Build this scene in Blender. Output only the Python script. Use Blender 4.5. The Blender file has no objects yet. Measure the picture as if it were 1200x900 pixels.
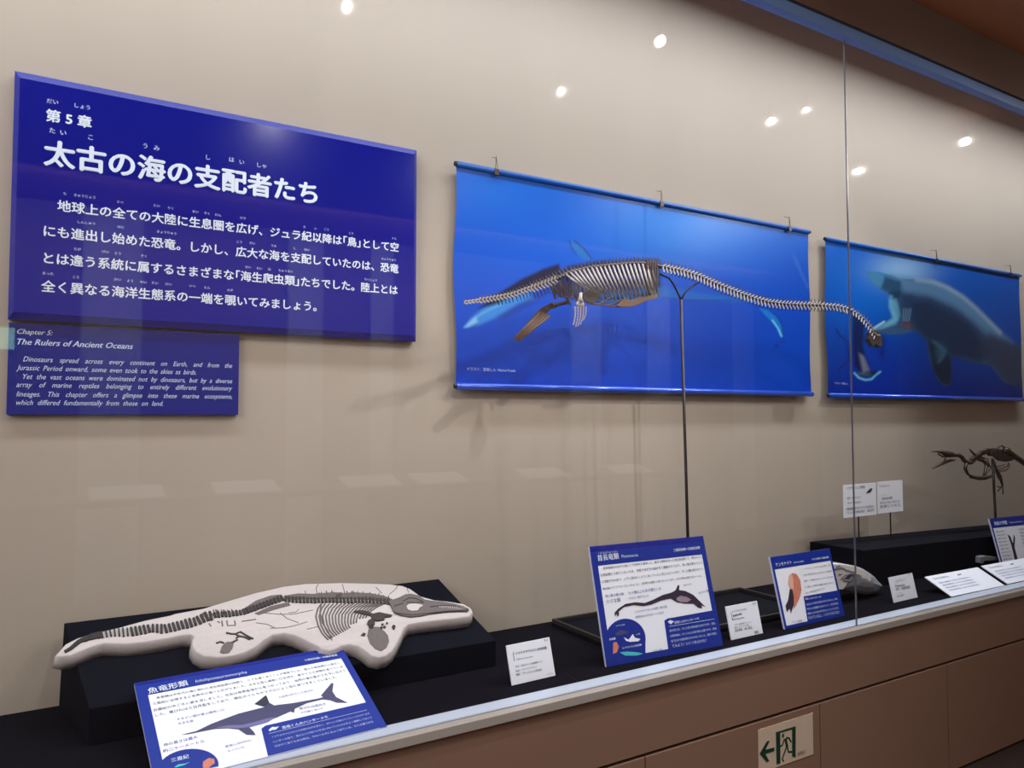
import bpy, math, random
import numpy as np
from mathutils import Vector, Matrix, Euler
from mathutils.geometry import tessellate_polygon
random.seed(4)
SC = bpy.context.scene
COL = SC.collection

# ------------------------------------------------------------------ camera, light, exposure
F, YAW, PITCH, ROLL = 880.0, 0.543383, 0.0444107, -0.0014469      # for a 1200 x 900 frame
EYE = np.array([0.0, 0.0, 1.56])
def cam_axes():
    cy, sy, cp, sp = math.cos(YAW), math.sin(YAW), math.cos(PITCH), math.sin(PITCH)
    fwd = np.array([sy*cp, cy*cp, sp]); rt = np.array([cy, -sy, 0.0]); up = np.cross(rt, fwd)
    cr, sr = math.cos(ROLL), math.sin(ROLL)
    return cr*rt + sr*up, -sr*rt + cr*up, fwd
RT, UP, FW = cam_axes()
cam_d = bpy.data.cameras.new('camera'); cam = bpy.data.objects.new('camera', cam_d); COL.objects.link(cam)
cam_d.sensor_width = 36; cam_d.lens = F/1200*36; cam_d.clip_start = .02
cam.matrix_world = Matrix(((RT[0], UP[0], -FW[0], EYE[0]), (RT[1], UP[1], -FW[1], EYE[1]), (RT[2], UP[2], -FW[2], EYE[2]), (0, 0, 0, 1)))
SC.camera = cam
SC.view_settings.view_transform = 'Standard'; SC.view_settings.look = 'None'
SC.view_settings.exposure = 0.17; SC.view_settings.gamma = 1; SC.view_settings.use_curve_mapping = False
W_ = bpy.data.worlds.new('world'); SC.world = W_; W_.use_nodes = True
W_.node_tree.nodes['Background'].inputs[0].default_value = (.5, .42, .36, 1)
W_.node_tree.nodes['Background'].inputs[1].default_value = .05

def area(name, loc, aim, sx, sy, energy, color, spread=180):
    d = bpy.data.lights.new(name, 'AREA'); d.shape = 'RECTANGLE'; d.size = sx; d.size_y = sy
    d.energy = energy; d.color = color; d.spread = math.radians(spread)
    o = bpy.data.objects.new(name, d); COL.objects.link(o); o.location = loc
    o.rotation_euler = (Vector(aim)-Vector(loc)).to_track_quat('-Z', 'Y').to_euler()
    return o
# the light box over the case runs its whole length behind the fascia
area('case_light_box', (2.6, 2.03, 3.55), (2.6, 2.22, 0), 9.0, .16, 112, (.90, .95, 1.0), 180)
# unseen fill lights added: one brightens the case front, one the far wall
area('room_fill_left', (-2.2, .2, 3.36), (2.0, 1.6, .8), 2.2, 2.2, 150, (1.0, .95, .91))
area('far_wall_fill', (3.2, -2.5, 3.34), (3.2, -3.6, 1.5), 9.0, .15, 110, (1.0, .93, .86))
SPOTS = [(407, 4, .8, 1.0), (775, 45, 1.26, 1.5), (658, 105, .58, .6), (905, 140, .89, 1.0), (946, 127, 1.10, .6),
         (1007, 199, .60, 1.0), (1133, 164, 1.30, 1.5)]

# ------------------------------------------------------------------ image <-> world helpers
def ray(x, y): return FW + RT*(x-600)/F - UP*(y-450)/F
def P(x, y, ax, v):
    d = ray(x, y); i = 'xyz'.index(ax); return EYE + d*(v-EYE[i])/d[i]
def PY(x, y, v): return P(x, y, 'y', v)
def proj(pts):
    d = np.asarray(pts)-EYE; w = d@FW
    return np.stack([600+F*(d@RT)/w, 450-F*(d@UP)/w], -1)
def Z(s, off, pts):                   # coordinates read in an enlarged crop -> photograph pixels
    return [(off[0]+x/s, off[1]+y/s) for x, y in pts]
def homog(src, dst):
    A = []; b = []
    for (x, y), (u, v) in zip(src, dst):
        A.append([x, y, 1, 0, 0, 0, -u*x, -u*y]); b.append(u)
        A.append([0, 0, 0, x, y, 1, -v*x, -v*y]); b.append(v)
    h = np.linalg.solve(np.array(A, float), np.array(b, float)); Hm = np.append(h, 1).reshape(3, 3)
    def f(x, y):
        q = Hm@np.array([x, y, 1.0]); return (q[0]/q[2], q[1]/q[2])
    return f

# ------------------------------------------------------------------ materials
def lin(c): return tuple(((v/255)/12.92 if v/255 <= .04045 else ((v/255+.055)/1.055)**2.4) for v in c)
MATS = {}
def mat(name, rgb, rough=.5, metal=0.0, var=.06, scale=30, bump=0.0, bscale=200, spec=.5, emit=0, stretch=None, coat=0.0):
    if name in MATS: return MATS[name]
    m = bpy.data.materials.new(name); m.use_nodes = True; nt = m.node_tree; b = nt.nodes['Principled BSDF']
    c = lin(rgb)
    tc = nt.nodes.new('ShaderNodeTexCoord'); mp = nt.nodes.new('ShaderNodeMapping'); nt.links.new(tc.outputs['Object'], mp.inputs[0])
    if stretch: mp.inputs['Scale'].default_value = stretch
    nz = nt.nodes.new('ShaderNodeTexNoise'); nz.inputs['Scale'].default_value = scale; nz.inputs['Detail'].default_value = 4
    nt.links.new(mp.outputs[0], nz.inputs['Vector'])
    mx = nt.nodes.new('ShaderNodeMix'); mx.data_type = 'RGBA'; nt.links.new(nz.outputs[0], mx.inputs[0])
    mx.inputs[6].default_value = (*[v*(1-var) for v in c], 1); mx.inputs[7].default_value = (*[min(1, v*(1+var)) for v in c], 1)
    nt.links.new(mx.outputs[2], b.inputs['Base Color'])
    b.inputs['Roughness'].default_value = rough; b.inputs['Metallic'].default_value = metal
    b.inputs['Specular IOR Level'].default_value = spec; b.inputs['Coat Weight'].default_value = coat
    b.inputs['Coat Roughness'].default_value = .08
    if emit:
        b.inputs['Emission Color'].default_value = (*c, 1); b.inputs['Emission Strength'].default_value = emit
    if bump:
        n2 = nt.nodes.new('ShaderNodeTexNoise'); n2.inputs['Scale'].default_value = bscale; n2.inputs['Detail'].default_value = 5
        nt.links.new(mp.outputs[0], n2.inputs['Vector'])
        bp = nt.nodes.new('ShaderNodeBump'); bp.inputs['Strength'].default_value = bump; bp.inputs['Distance'].default_value = .004
        nt.links.new(n2.outputs[0], bp.inputs['Height']); nt.links.new(bp.outputs[0], b.inputs['Normal'])
    MATS[name] = m; return m
def print_mat(name, rough=.35, coat=0.0, gain=(.72, .80, .84)):      # printed picture held in a colour attribute
    m = bpy.data.materials.new(name); m.use_nodes = True; nt = m.node_tree; b = nt.nodes['Principled BSDF']
    a = nt.nodes.new('ShaderNodeVertexColor'); a.layer_name = 'print'
    ink = nt.nodes.new('ShaderNodeMix'); ink.data_type = 'RGBA'; ink.blend_type = 'MULTIPLY'; ink.inputs[0].default_value = 1; ink.inputs[7].default_value = (*gain, 1)
    nt.links.new(a.outputs[0], ink.inputs[6]); nt.links.new(ink.outputs[2], b.inputs['Base Color']); b.inputs['Roughness'].default_value = rough
    b.inputs['Coat Weight'].default_value = coat; b.inputs['Specular IOR Level'].default_value = .2
    return m
def glass_mat():
    m = bpy.data.materials.new('case_glass'); m.use_nodes = True; nt = m.node_tree; nt.nodes.clear()
    out = nt.nodes.new('ShaderNodeOutputMaterial'); mix = nt.nodes.new('ShaderNodeMixShader')
    tr = nt.nodes.new('ShaderNodeBsdfTransparent'); tr.inputs[0].default_value = (.985, .99, .985, 1)
    gl = nt.nodes.new('ShaderNodeBsdfGlossy'); gl.inputs['Roughness'].default_value = .022
    lw = nt.nodes.new('ShaderNodeLayerWeight'); lw.inputs[0].default_value = .5
    pw = nt.nodes.new('ShaderNodeMath'); pw.operation = 'POWER'; pw.inputs[1].default_value = 5
    mr = nt.nodes.new('ShaderNodeMapRange'); mr.inputs[3].default_value = .035; mr.inputs[4].default_value = .95
    nt.links.new(lw.outputs['Facing'], pw.inputs[0]); nt.links.new(pw.outputs[0], mr.inputs[0])
    nt.links.new(mr.outputs[0], mix.inputs[0]); nt.links.new(tr.outputs[0], mix.inputs[1]); nt.links.new(gl.outputs[0], mix.inputs[2])
    nt.links.new(mix.outputs[0], out.inputs[0]); return m

M_wall = mat('beige_wall_cloth', (172, 161, 150), .85, var=.05, scale=1.3, bump=.12, bscale=350, stretch=(2.2, 1, .25), spec=.2)
M_deck = mat('black_deck_cloth', (17, 16, 23), .95, var=.2, scale=9, bump=.25, bscale=500, spec=.05)
M_black = mat('black_plinth_board', (13, 15, 25), .8, var=.15, scale=7, spec=.08)
M_blackedge = mat('worn_black_rim', (38, 34, 33), .5)
M_strip = mat('pale_aluminium', (186, 196, 214), .4, .1, var=.03, scale=6)
M_trim = mat('satin_steel', (176, 172, 168), .4, .15, var=.08, scale=4, stretch=(.3, 3, 3))
M_rail = mat('blue_grey_rail', (104, 142, 205), .45, .2, var=.05)
M_fascia = mat('dark_brown_fascia', (92, 70, 64), .6, var=.08, scale=3)
M_base = mat('brown_laminate', (136, 108, 94), .5, var=.06, scale=3, spec=.3)
M_gap = mat('dark_joint', (40, 22, 16), .8)
M_ceil = mat('brown_ceiling', (190, 128, 92), .8, var=.05, scale=2)
M_floor = mat('dark_brown_carpet', (48, 32, 26), .95, var=.3, scale=60, bump=.4)
M_room = mat('room_wall_paint', (150, 125, 104), .85, var=.06, scale=2)
M_pale = mat('pale_far_panel', (200, 196, 190), .8)
M_blue = mat('navy_acrylic', (1, 20, 132), .18, var=.03, scale=3, spec=.28)
M_blueedge = mat('navy_acrylic_bevel', (16, 30, 136), .25, var=.05)
M_blue2 = mat('navy_print', (1, 26, 122), .3, var=.03, scale=3)
M_white = mat('white_lettering', (222, 232, 250), .5, var=.01)
M_white2 = mat('pale_lettering', (196, 210, 240), .5, var=.01)
M_card = mat('white_card', (236, 240, 252), .5, var=.015, scale=4)
M_ink = mat('dark_ink', (44, 46, 66), .6, var=.02)
M_inkblue = mat('blue_ink', (66, 72, 140), .6, var=.02)
M_pblue = mat('panel_blue_print', (18, 46, 146), .3, var=.03, scale=3)
M_pedge = mat('panel_side_white', (205, 205, 235), .4)
M_rod = mat('banner_rod_blue', (24, 82, 205), .22, .2, var=.03, spec=.8)
M_rod2 = mat('banner_hem_blue', (2, 88, 176), .4, var=.03)
M_cap = mat('black_plastic', (16, 16, 18), .4)
M_wire = mat('dark_wire', (70, 62, 58), .35, .7)
M_pole = mat('stand_iron', (40, 34, 36), .35, .6, var=.1)
M_plaster = mat('pale_plaster', (194, 186, 187), .8, var=.05, scale=14, bump=.35, bscale=60, spec=.2)
M_matrix = mat('grey_cast_stone', (150, 143, 144), .85, var=.18, scale=60, bump=.5, bscale=120)
M_bone = mat('dark_fossil_bone', (48, 41, 43), .6, var=.35, scale=120, bump=.4)
M_bone2 = mat('grey_fossil_bone', (100, 91, 92), .7, var=.25, scale=90, bump=.4)
M_sk = mat('pale_model_bone', (166, 158, 156), .5, var=.2, scale=60)
M_skd = mat('dark_model_bone', (62, 52, 54), .5, var=.3, scale=50)
M_skb = mat('brown_model_bone', (112, 86, 74), .5, var=.25, scale=50)
M_bird = mat('bronze_bird_bone', (64, 46, 38), .4, .3, var=.25, scale=60)
M_rockw = mat('white_fossil_shell', (232, 230, 228), .6, var=.06, scale=30, bump=.4)
M_rockg = mat('grey_fossil_rock', (128, 132, 140), .8, var=.2, scale=30, bump=.5)
M_seal = mat('glass_edge_seal', (104, 104, 116), .3, .2)
M_glass = glass_mat()
M_lamp = mat('lamp_glow', (255, 238, 214), .5, emit=260)
M_lamph = mat('black_lamp_housing', (26, 24, 24), .45)
M_green = mat('exit_green', (10, 60, 42), .5)
M_signw = mat('exit_plate_white', (206, 190, 172), .5)
M_litsign = mat('lit_sign_face', (190, 255, 225), .5, emit=2.5)
M_orange = mat('orange_shell_print', (206, 126, 104), .5, var=.25, scale=60)
M_teal = mat('teal_print', (70, 190, 200), .5)

# ------------------------------------------------------------------ geometry helpers
class G:
    def __init__(s): s.v = []; s.f = []
    def add(s, v, f):
        n = len(s.v); s.v += [tuple(map(float, q)) for q in v]; s.f += [tuple(i+n for i in t) for t in f]; return s
    def box(s, x0, x1, y0, y1, z0, z1):
        return s.hexa([(x0, y0, z0), (x1, y0, z0), (x1, y1, z0), (x0, y1, z0), (x0, y0, z1), (x1, y0, z1), (x1, y1, z1), (x0, y1, z1)])
    def hexa(s, c): return s.add(c, [(0, 3, 2, 1), (4, 5, 6, 7), (0, 1, 5, 4), (1, 2, 6, 5), (2, 3, 7, 6), (3, 0, 4, 7)])
    def prism(s, pts, off):           # polygon (3d, any winding) extruded by off
        pts = [Vector(map(float, q)) for q in pts]; off = Vector(map(float, off)); n = len(pts)
        nn = Vector((0, 0, 0))
        for i in range(n): nn += pts[i].cross(pts[(i+1) % n])
        if nn.dot(off) > 0: pts = pts[::-1]
        tri = tessellate_polygon([pts]); nn = Vector((0, 0, 0))
        for i in range(n): nn += pts[i].cross(pts[(i+1) % n])
        T = []
        for a, b, c in tri:
            if (pts[b]-pts[a]).cross(pts[c]-pts[a]).dot(nn) < 0: a, c = c, a
            T.append((a, b, c))
        f = T + [(n+c, n+b, n+a) for a, b, c in T] + [(i, n+i, n+(i+1) % n, (i+1) % n) for i in range(n)]
        return s.add(list(pts)+[q+off for q in pts], f)
    def tube(s, path, r, n=6, flat=1.0):
        path = [Vector(map(float, q)) for q in path]; k = len(path)
        if not hasattr(r, '__len__'): r = [r]*k
        ref = Vector((0, 1, 0)); v = []; f = []
        for i, q in enumerate(path):
            t = (path[min(i+1, k-1)]-path[max(i-1, 0)]).normalized()
            a = t.cross(ref)
            if a.length < 1e-3: a = t.cross(Vector((1, 0, 0)))
            a.normalize(); b = t.cross(a)
            for j in range(n):
                th = 2*math.pi*j/n; v.append(q + a*(math.cos(th)*r[i]) + b*(math.sin(th)*r[i]*flat))
        for i in range(k-1):
            for j in range(n):
                f.append((i*n+j, i*n+(j+1) % n, (i+1)*n+(j+1) % n, (i+1)*n+j))
        f.append(tuple(range(n))[::-1]); f.append(tuple((k-1)*n+j for j in range(n)))
        return s.add(v, f)
    def ell(s, c, rx, ry, rz, n=10, m=6, M=None):
        v = []; f = []; M = M or Matrix.Identity(3)
        for i in range(m+1):
            a = math.pi*i/m
            for j in range(n):
                b = 2*math.pi*j/n
                q = M@Vector((rx*math.sin(a)*math.cos(b), ry*math.sin(a)*math.sin(b), rz*math.cos(a))); v.append(Vector(map(float, c))+q)
        for i in range(m):
            for j in range(n): f.append((i*n+j, (i+1)*n+j, (i+1)*n+(j+1) % n, i*n+(j+1) % n))
        return s.add(v, f)
ROOTM = {}
def rootm(p):
    while p is not None and p.parent is not None: p = p.parent
    return ROOTM.get(p.name, Matrix.Identity(4)) if p is not None else Matrix.Identity(4)
def obj(name, g, m, parent=None, local=False, smooth=False, bevel=0, kind=None):
    me = bpy.data.meshes.new(name)
    if parent is not None and not local:
        Mi = rootm(parent).inverted(); vs = [tuple(Mi@Vector(q)) for q in g.v]
    else: vs = g.v
    me.from_pydata(vs, [], g.f); me.materials.append(m); me.update()
    o = bpy.data.objects.new(name, me); COL.objects.link(o)
    if parent is not None: o.parent = parent
    if smooth: me.polygons.foreach_set('use_smooth', [True]*len(me.polygons))
    if bevel:
        b = o.modifiers.new('bevel', 'BEVEL'); b.width = bevel; b.segments = 2; b.limit_method = 'ANGLE'
    if kind: o['kind'] = kind
    return o
def thing(name, label, cat, loc=(0, 0, 0), rot=(0, 0, 0), group=None):
    o = bpy.data.objects.new(name, None); COL.objects.link(o); o.empty_display_size = .05
    o.location = loc; o.rotation_euler = rot; o['label'] = label; o['category'] = cat
    if group: o['group'] = group
    ROOTM[o.name] = Matrix.Translation(Vector(map(float, loc)))@Euler(rot).to_matrix().to_4x4()
    return o
def tag(o, label, cat, group=None):
    o['label'] = label; o['category'] = cat
    if group: o['group'] = group
    return o
def struct(name, g, m):
    o = obj(name, g, m); o['kind'] = 'structure'; return o

# flat printed text -------------------------------------------------
def glyphs(text, bold=0.0, shear=0.0, word=1.0, res=2):
    cu = bpy.data.curves.new('t', 'FONT'); cu.body = text; cu.size = 1; cu.shear = shear
    cu.space_word = word; cu.resolution_u = res; cu.fill_mode = 'FRONT'
    o = bpy.data.objects.new('t', cu); COL.objects.link(o)
    dg = bpy.context.evaluated_depsgraph_get(); dg.update()
    me = bpy.data.meshes.new_from_object(o.evaluated_get(dg))
    n = len(me.vertices); a = np.empty(n*3); me.vertices.foreach_get('co', a); a = a.reshape(-1, 3)
    f = [tuple(p.vertices) for p in me.polygons]
    bpy.data.objects.remove(o); bpy.data.curves.remove(cu); bpy.data.meshes.remove(me)
    if bold > .012:                                 # heavier strokes: the same flat glyphs struck twice to four times, a hair apart
        sh = [(-bold*.8, 0), (bold*.8, 0)] + ([(0, -bold*.7), (0, bold*.7)] if bold > .02 else [])
        A = []; FF = []
        for k, (dx, dy) in enumerate(sh):
            A.append(a+np.array([dx, dy, -.0035*k])); FF += [tuple(i+k*len(a) for i in t) for t in f]
        a = np.concatenate(A); f = FF
    return a, f
def text(parent, string, u, v, m, width=None, size=None, bold=.012, shear=0.0, eps=.0012, word=1.0, justify=False, name='lettering', rot=0.0, hs=1.0, res=2):
    """one printed line in the parent's local frame, lower left corner at (u, v)"""
    a, f = glyphs(string, bold, shear, word, res)
    if len(a) == 0: return None
    if justify and size and width and ' ' in string:
        w1 = np.ptp(a[:, 0])*size*.84; b2, _ = glyphs(string, bold, shear, 2.0, res); w2 = np.ptp(b2[:, 0])*size*.84
        k = 1+(width-w1)/max(w2-w1, 1e-6); a, f = glyphs(string, bold, shear, max(.3, k), res)
    x0 = a[:, 0].min(); w = np.ptp(a[:, 0])
    sx = (width/w) if width and not (justify and size) else (size*.84 if justify else size)
    sy = (size if size else sx)*hs
    X = (a[:, 0]-x0)*sx; Y = a[:, 1]*sy; c, s_ = math.cos(rot), math.sin(rot)
    g = G(); g.v = [(float(u+x*c-y*s_), -eps-float(zz_)*sy, float(v+x*s_+y*c)) for x, y, zz_ in zip(X, Y, a[:, 2])]; g.f = f
    return obj(name, g, m, parent, local=True)

# soft painting for printed pictures ---------------------------------
def seg_dist(px, py, poly, closed=True):
    d = np.full(px.shape, 1e9); ins = np.zeros(px.shape, bool); n = len(poly)
    for i in range(n if closed else n-1):
        ax, ay = poly[i]; bx, by = poly[(i+1) % n]; ex, ey = bx-ax, by-ay
        t = np.clip(((px-ax)*ex+(py-ay)*ey)/max(ex*ex+ey*ey, 1e-9), 0, 1)
        d = np.minimum(d, np.hypot(px-ax-t*ex, py-ay-t*ey))
        if closed and ay != by:
            c = ((ay > py) != (by > py)) & (px < (bx-ax)*(py-ay)/(by-ay)+ax); ins ^= c
    return np.where(ins, -d, d) if closed else d
class Paint:
    def __init__(s, px, py): s.x = px; s.y = py; s.c = np.zeros(px.shape+(3,))
    def fill(s, rgb): s.c[:] = lin(rgb)
    def mix(s, a, rgb): s.c = s.c*(1-a[..., None])+np.array(lin(rgb))*a[..., None]
    def poly(s, pts, rgb, soft=1.5, op=1.0): s.mix(op*np.clip(.5-seg_dist(s.x, s.y, pts)/soft, 0, 1), rgb)
    def line(s, pts, w, rgb, soft=1.5, op=1.0): s.mix(op*np.clip(.5-(seg_dist(s.x, s.y, pts, False)-w/2)/soft, 0, 1), rgb)
    def blob(s, cx, cy, rx, ry, rgb, op=1.0): s.mix(op*np.exp(-((s.x-cx)/rx)**2-((s.y-cy)/ry)**2), rgb)
def sheet(name, parent, nu, nv, surf, paint, m):
    """grid sheet in the parent's local frame; surf(u,v)->local xyz arrays; painted by the photograph position of each vertex"""
    U, V = np.meshgrid(np.linspace(0, 1, nu), np.linspace(0, 1, nv)); x, y, z = surf(U, V)
    L = np.stack([x, y, z], -1).reshape(-1, 3); Mx = np.array(rootm(parent)); Wd = L@Mx[:3, :3].T+Mx[:3, 3]
    q = proj(Wd); pt = Paint(q[:, 0], q[:, 1]); paint(pt, U.ravel(), V.ravel())
    idx = np.arange(nu*nv).reshape(nv, nu)
    f = np.stack([idx[:-1, :-1], idx[:-1, 1:], idx[1:, 1:], idx[1:, :-1]], -1).reshape(-1, 4)
    g = G(); g.v = L.tolist(); g.f = f.tolist(); o = obj(name, g, m, parent, local=True, smooth=True)
    ca = o.data.color_attributes.new('print', 'FLOAT_COLOR', 'POINT')
    ca.data.foreach_set('color', np.concatenate([np.clip(pt.c, 0, 1), np.ones((nu*nv, 1))], 1).ravel().astype(np.float32))
    return o

# ------------------------------------------------------------------ the room and the case
YW, YG, ZD = 2.60, 1.90, .72           # back wall, glass, deck
struct('wall_back', G().box(-2.0, 7.6, YW, YW+.1, .0, 3.75), M_wall)
struct('floor', G().box(-5, 12, -3.6, 2.7, -.05, 0), M_floor)
struct('ceiling', G().box(-5, 12, -3.6, 1.86, 3.40, 3.5), M_ceil)
struct('wall_front', G().box(-5, 12, -3.7, -3.6, 0, 3.5), M_room)
struct('wall_left', G().box(-5.1, -5, -3.7, 1.9, 0, 3.5), M_room)
struct('wall_right', G().box(12, 12.1, -3.7, 1.9, 0, 3.5), M_room)

case = thing('display_case', 'long glass-fronted wall display case on a brown laminate base', 'display case', (2.6, 2.2, 0))
obj('deck', G().box(-1.98, 7.58, 1.965, YW-.002, ZD-.03, ZD), M_deck, case)
obj('sill_strip', G().box(-1.98, 7.58, YG+.002, 1.963, ZD-.02, ZD+.0015), M_strip, case)
obj('glass_channel', G().box(-1.98, 7.58, 1.868, YG-.002, .694, ZD+.001), M_trim, case, bevel=.002)
obj('end_panel', G().box(-2.06, -1.98, YG+.01, YW, 0, 3.7), M_wall, case)
obj('end_panel', G().box(7.58, 7.66, YG+.01, YW, 0, 3.7), M_wall, case)
obj('top_board', G().box(-2.06, 7.66, YG, YW, 3.7, 3.74), M_fascia, case)
obj('apron', G().box(-2.0, 7.6, 1.880, YG+.005, .486, .693), M_base, case)
obj('carcass', G().box(-2.0, 7.6, 1.896, YG+.03, .0, .486), M_gap, case)
xs = [-.966+.866*k for k in range(-1, 10)]
for a, b in zip(xs[:-1], xs[1:]):
    obj('base_door', G().box(a+.0025, b-.0025, 1.880, 1.895, .012, .474), M_base, case, bevel=.0015)
obj('glass_pane', G().box(-1.98, 2.7655, YG, YG+.008, ZD+.002, 3.16), M_glass, case)
obj('glass_pane', G().box(2.7695, 7.58, YG, YG+.008, ZD+.002, 3.16), M_glass, case)
obj('glass_joint', G().box(2.7656, 2.7694, YG+.001, YG+.007, ZD+.002, 3.13), M_seal, case)
obj('top_rail', G().box(-2.0, 7.6, 1.874, YG+.012, 3.125, 3.168), M_rail, case)
obj('fascia', G().box(-2.0, 7.6, 1.860, YG+.02, 3.169, 3.745), M_fascia, case)

# ceiling spotlights whose mirror images sit on the glass
for i, (px, py, yr, s) in enumerate(SPOTS):
    d = ray(px, py); t = (3.8-yr-EYE[1])/d[1]; v = EYE+d*t; loc = Vector((v[0], yr, v[2]))
    wh = ['left end of the row, nearest the text panel', 'larger one over the middle of the first banner', 'small one set far back, left of the middle',
          'plain one just left of the glass joint', 'small one set close to the glass joint', 'plain one just right of the glass joint', 'larger one at the right end of the row'][i]
    th = thing('ceiling_spotlight', 'black ceiling spotlight mirrored in the glass, '+wh, 'spotlight', loc, group='ceiling spotlights mirrored in the glass')
    aim = (Vector((v[0]*.62+.3, 1.9, 1.75))-loc).normalized()
    r = .0075*s+.005
    obj('housing', G().tube([loc-aim*.11, loc-aim*.02, loc], [r*1.1, r*1.35, r*1.35], 16), M_lamph, th, smooth=False)
    obj('lamp_face', G().tube([loc+aim*.0005, loc+aim*.004], [r, r*.95], 16), M_lamp, th)
    obj('stem', G().tube([loc-aim*.06, (loc[0]-aim[0]*.06, loc[1]-aim[1]*.06, 3.40)], .008, 8), M_lamph, th)
    sp = bpy.data.lights.new('spot_beam', 'SPOT'); sp.energy = 48*s; sp.color = (1, .95, .91); sp.spot_size = math.radians(75); sp.spot_blend = .8; sp.shadow_soft_size = .0105*s+.003
    so = bpy.data.objects.new('spot_beam', sp); COL.objects.link(so); so.location = loc+aim*.02
    so.rotation_euler = aim.to_track_quat('-Z', 'Y').to_euler()

# pale panels added along the far wall to streak the glass, and a long table before it: they show faintly in the glass
for k, (xa, xb) in enumerate([(-3.4, -2.6), (.15, .62), (1.9, 2.25), (2.75, 3.0), (5.3, 5.75), (6.5, 6.9), (8.1, 8.5), (10.0, 10.6)]):
    struct('streak_panel_%d' % (k+1), G().box(xa, xb, -3.598, -3.57, 0, 3.38), M_pale)
tb = thing('far_display_table', 'long table with white sheets across the room, mirrored faintly in the glass', 'table', (3.0, -2.6, 0))
obj('table_top', G().box(-1.2, 6.2, -2.9, -2.2, .93, .97), M_base, tb)
for xx in (-1.1, 2.45, 6.0): obj('leg', G().box(xx, xx+.1, -2.8, -2.3, 0, .929), M_base, tb)
for k, xx in enumerate((.2, 1.05, 2.1, 2.75, 3.9, 5.0)):
    obj('sheet', G().hexa([(xx, -2.34, .972), (xx+.5, -2.34, .972), (xx+.5, -2.62, 1.04), (xx, -2.62, 1.04), (xx, -2.34, .977), (xx+.5, -2.34, .977), (xx+.5, -2.62, 1.046), (xx, -2.62, 1.046)]), M_card, tb)

# lit exit sign on the far wall (its image shows in the glass at the left edge)
q = PY(-9, 396, 7.38); ex = thing('wall_exit_sign', 'lit green and white exit sign on the far wall, mirrored at the left edge', 'sign', (q[0], -3.58, q[2]))
obj('sign_box', G().box(q[0]-.16, q[0]+.16, -3.6, -3.56, q[2]-.10, q[2]+.10), M_lamph, ex)
obj('sign_face', G().box(q[0]-.15, q[0]+.15, -3.562, -3.555, q[2]-.09, q[2]+.09), M_litsign, ex)

# ------------------------------------------------------------------ the exit notice on the base
def EX(pts): return [PY(*q, 1.8785) for q in Z(12.86, (880, 830), pts)]
es = thing('floor_exit_notice', 'white exit notice with green arrow and running figure on brown base', 'sign', PY(920, 870, 1.88))
pl0 = PY(888.2, 857, 1.88); pl1 = PY(952, 838, 1.88)
obj('plate', G().box(pl0[0], pl1[0], 1.8785, 1.880, .296, .448), M_signw, es)
def ex_poly(nm, pts): obj(nm, G().prism([(q[0], 1.8782, q[2]) for q in EX(pts)], (0, -.0006, 0)), M_green, es)
ex_poly('arrow', [(130, 685), (240, 495), (282, 490), (215, 625), (350, 590), (350, 643), (215, 688), (275, 795), (235, 812)])
ex_poly('door_frame_print', [(375, 362), (672, 268), (672, 742), (620, 722), (620, 318), (438, 368), (442, 828), (385, 845)])
g = G()
def ex_limb(pts, w): g.tube([(q[0], 1.8780, q[2]) for q in EX(pts)], w, 6, .1)
ex_limb([(483, 385), (483, 440)], .0052)
ex_limb([(520, 455), (545, 590)], .0062)
ex_limb([(505, 460), (470, 560), (430, 575)], .0034); ex_limb([(530, 445), (575, 450), (605, 510)], .0034)
ex_limb([(535, 580), (500, 680), (470, 770), (495, 800)], .0036); ex_limb([(548, 580), (565, 660), (620, 655)], .0036)
obj('running_figure_print', g, M_green, es)
q = EX([(700, 715)])[0]; PL = es.location
text(es, '非常口', q[0]-PL[0], q[2]-PL[2], M_ink, width=.044, eps=.0028+(PL[1]-1.88), bold=.01)

# ------------------------------------------------------------------ the big text panel
class Plane:                                        # upright thing plane at y = Y, local u,v measured from its lower left corner
    def __init__(s, Y, x0, z0): s.Y, s.x0, s.z0 = Y, x0, z0
    def uv(s, px, py): q = PY(px, py, s.Y); return q[0]-s.x0, q[2]-s.z0
YP = 2.56; x0, x1, z0, z1 = -.129, 1.134, 1.842, 2.565
tp = thing('chapter_panel', 'large navy acrylic wall panel with white Japanese chapter text', 'panel', (x0, YP, z0))
Wp, Hp = x1-x0, z1-z0
gb = G(); b = .013                                   # board with a wide bevel round the front
gb.add([(0, .036, 0), (Wp, .036, 0), (Wp, .036, Hp), (0, .036, Hp), (0, .010, 0), (Wp, .010, 0), (Wp, .010, Hp), (0, .010, Hp)],
       [(0, 1, 2, 3), (0, 4, 5, 1), (1, 5, 6, 2), (2, 6, 7, 3), (3, 7, 4, 0)])
obj('board', gb, M_blue, tp, local=True)
gb = G().add([(0, .010, 0), (Wp, .010, 0), (Wp, .010, Hp), (0, .010, Hp), (b, 0, b*1.6), (Wp-b, 0, b*1.6), (Wp-b, 0, Hp-b*1.6), (b, 0, Hp-b*1.6)],
       [(0, 1, 5, 4), (1, 2, 6, 5), (2, 3, 7, 6), (3, 0, 4, 7)])
obj('bevelled_rim', gb, M_blueedge, tp, local=True)
obj('face', G().add([(b, 0, b*1.6), (Wp-b, 0, b*1.6), (Wp-b, 0, Hp-b*1.6), (b, 0, Hp-b*1.6)], [(0, 1, 2, 3)]), M_blue, tp, local=True)
TP = Plane(YP, x0, z0)
def tline(s, a, bb, m=M_white, bold=.028, **k):
    (ua, va), (ub, vb) = TP.uv(*a), TP.uv(*bb)
    return text(tp, s, ua, (va+vb)/2, m, width=ub-ua, bold=bold, **k)
tline('第 5 章', (53.5, 141), (107.5, 149), bold=.04)
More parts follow.
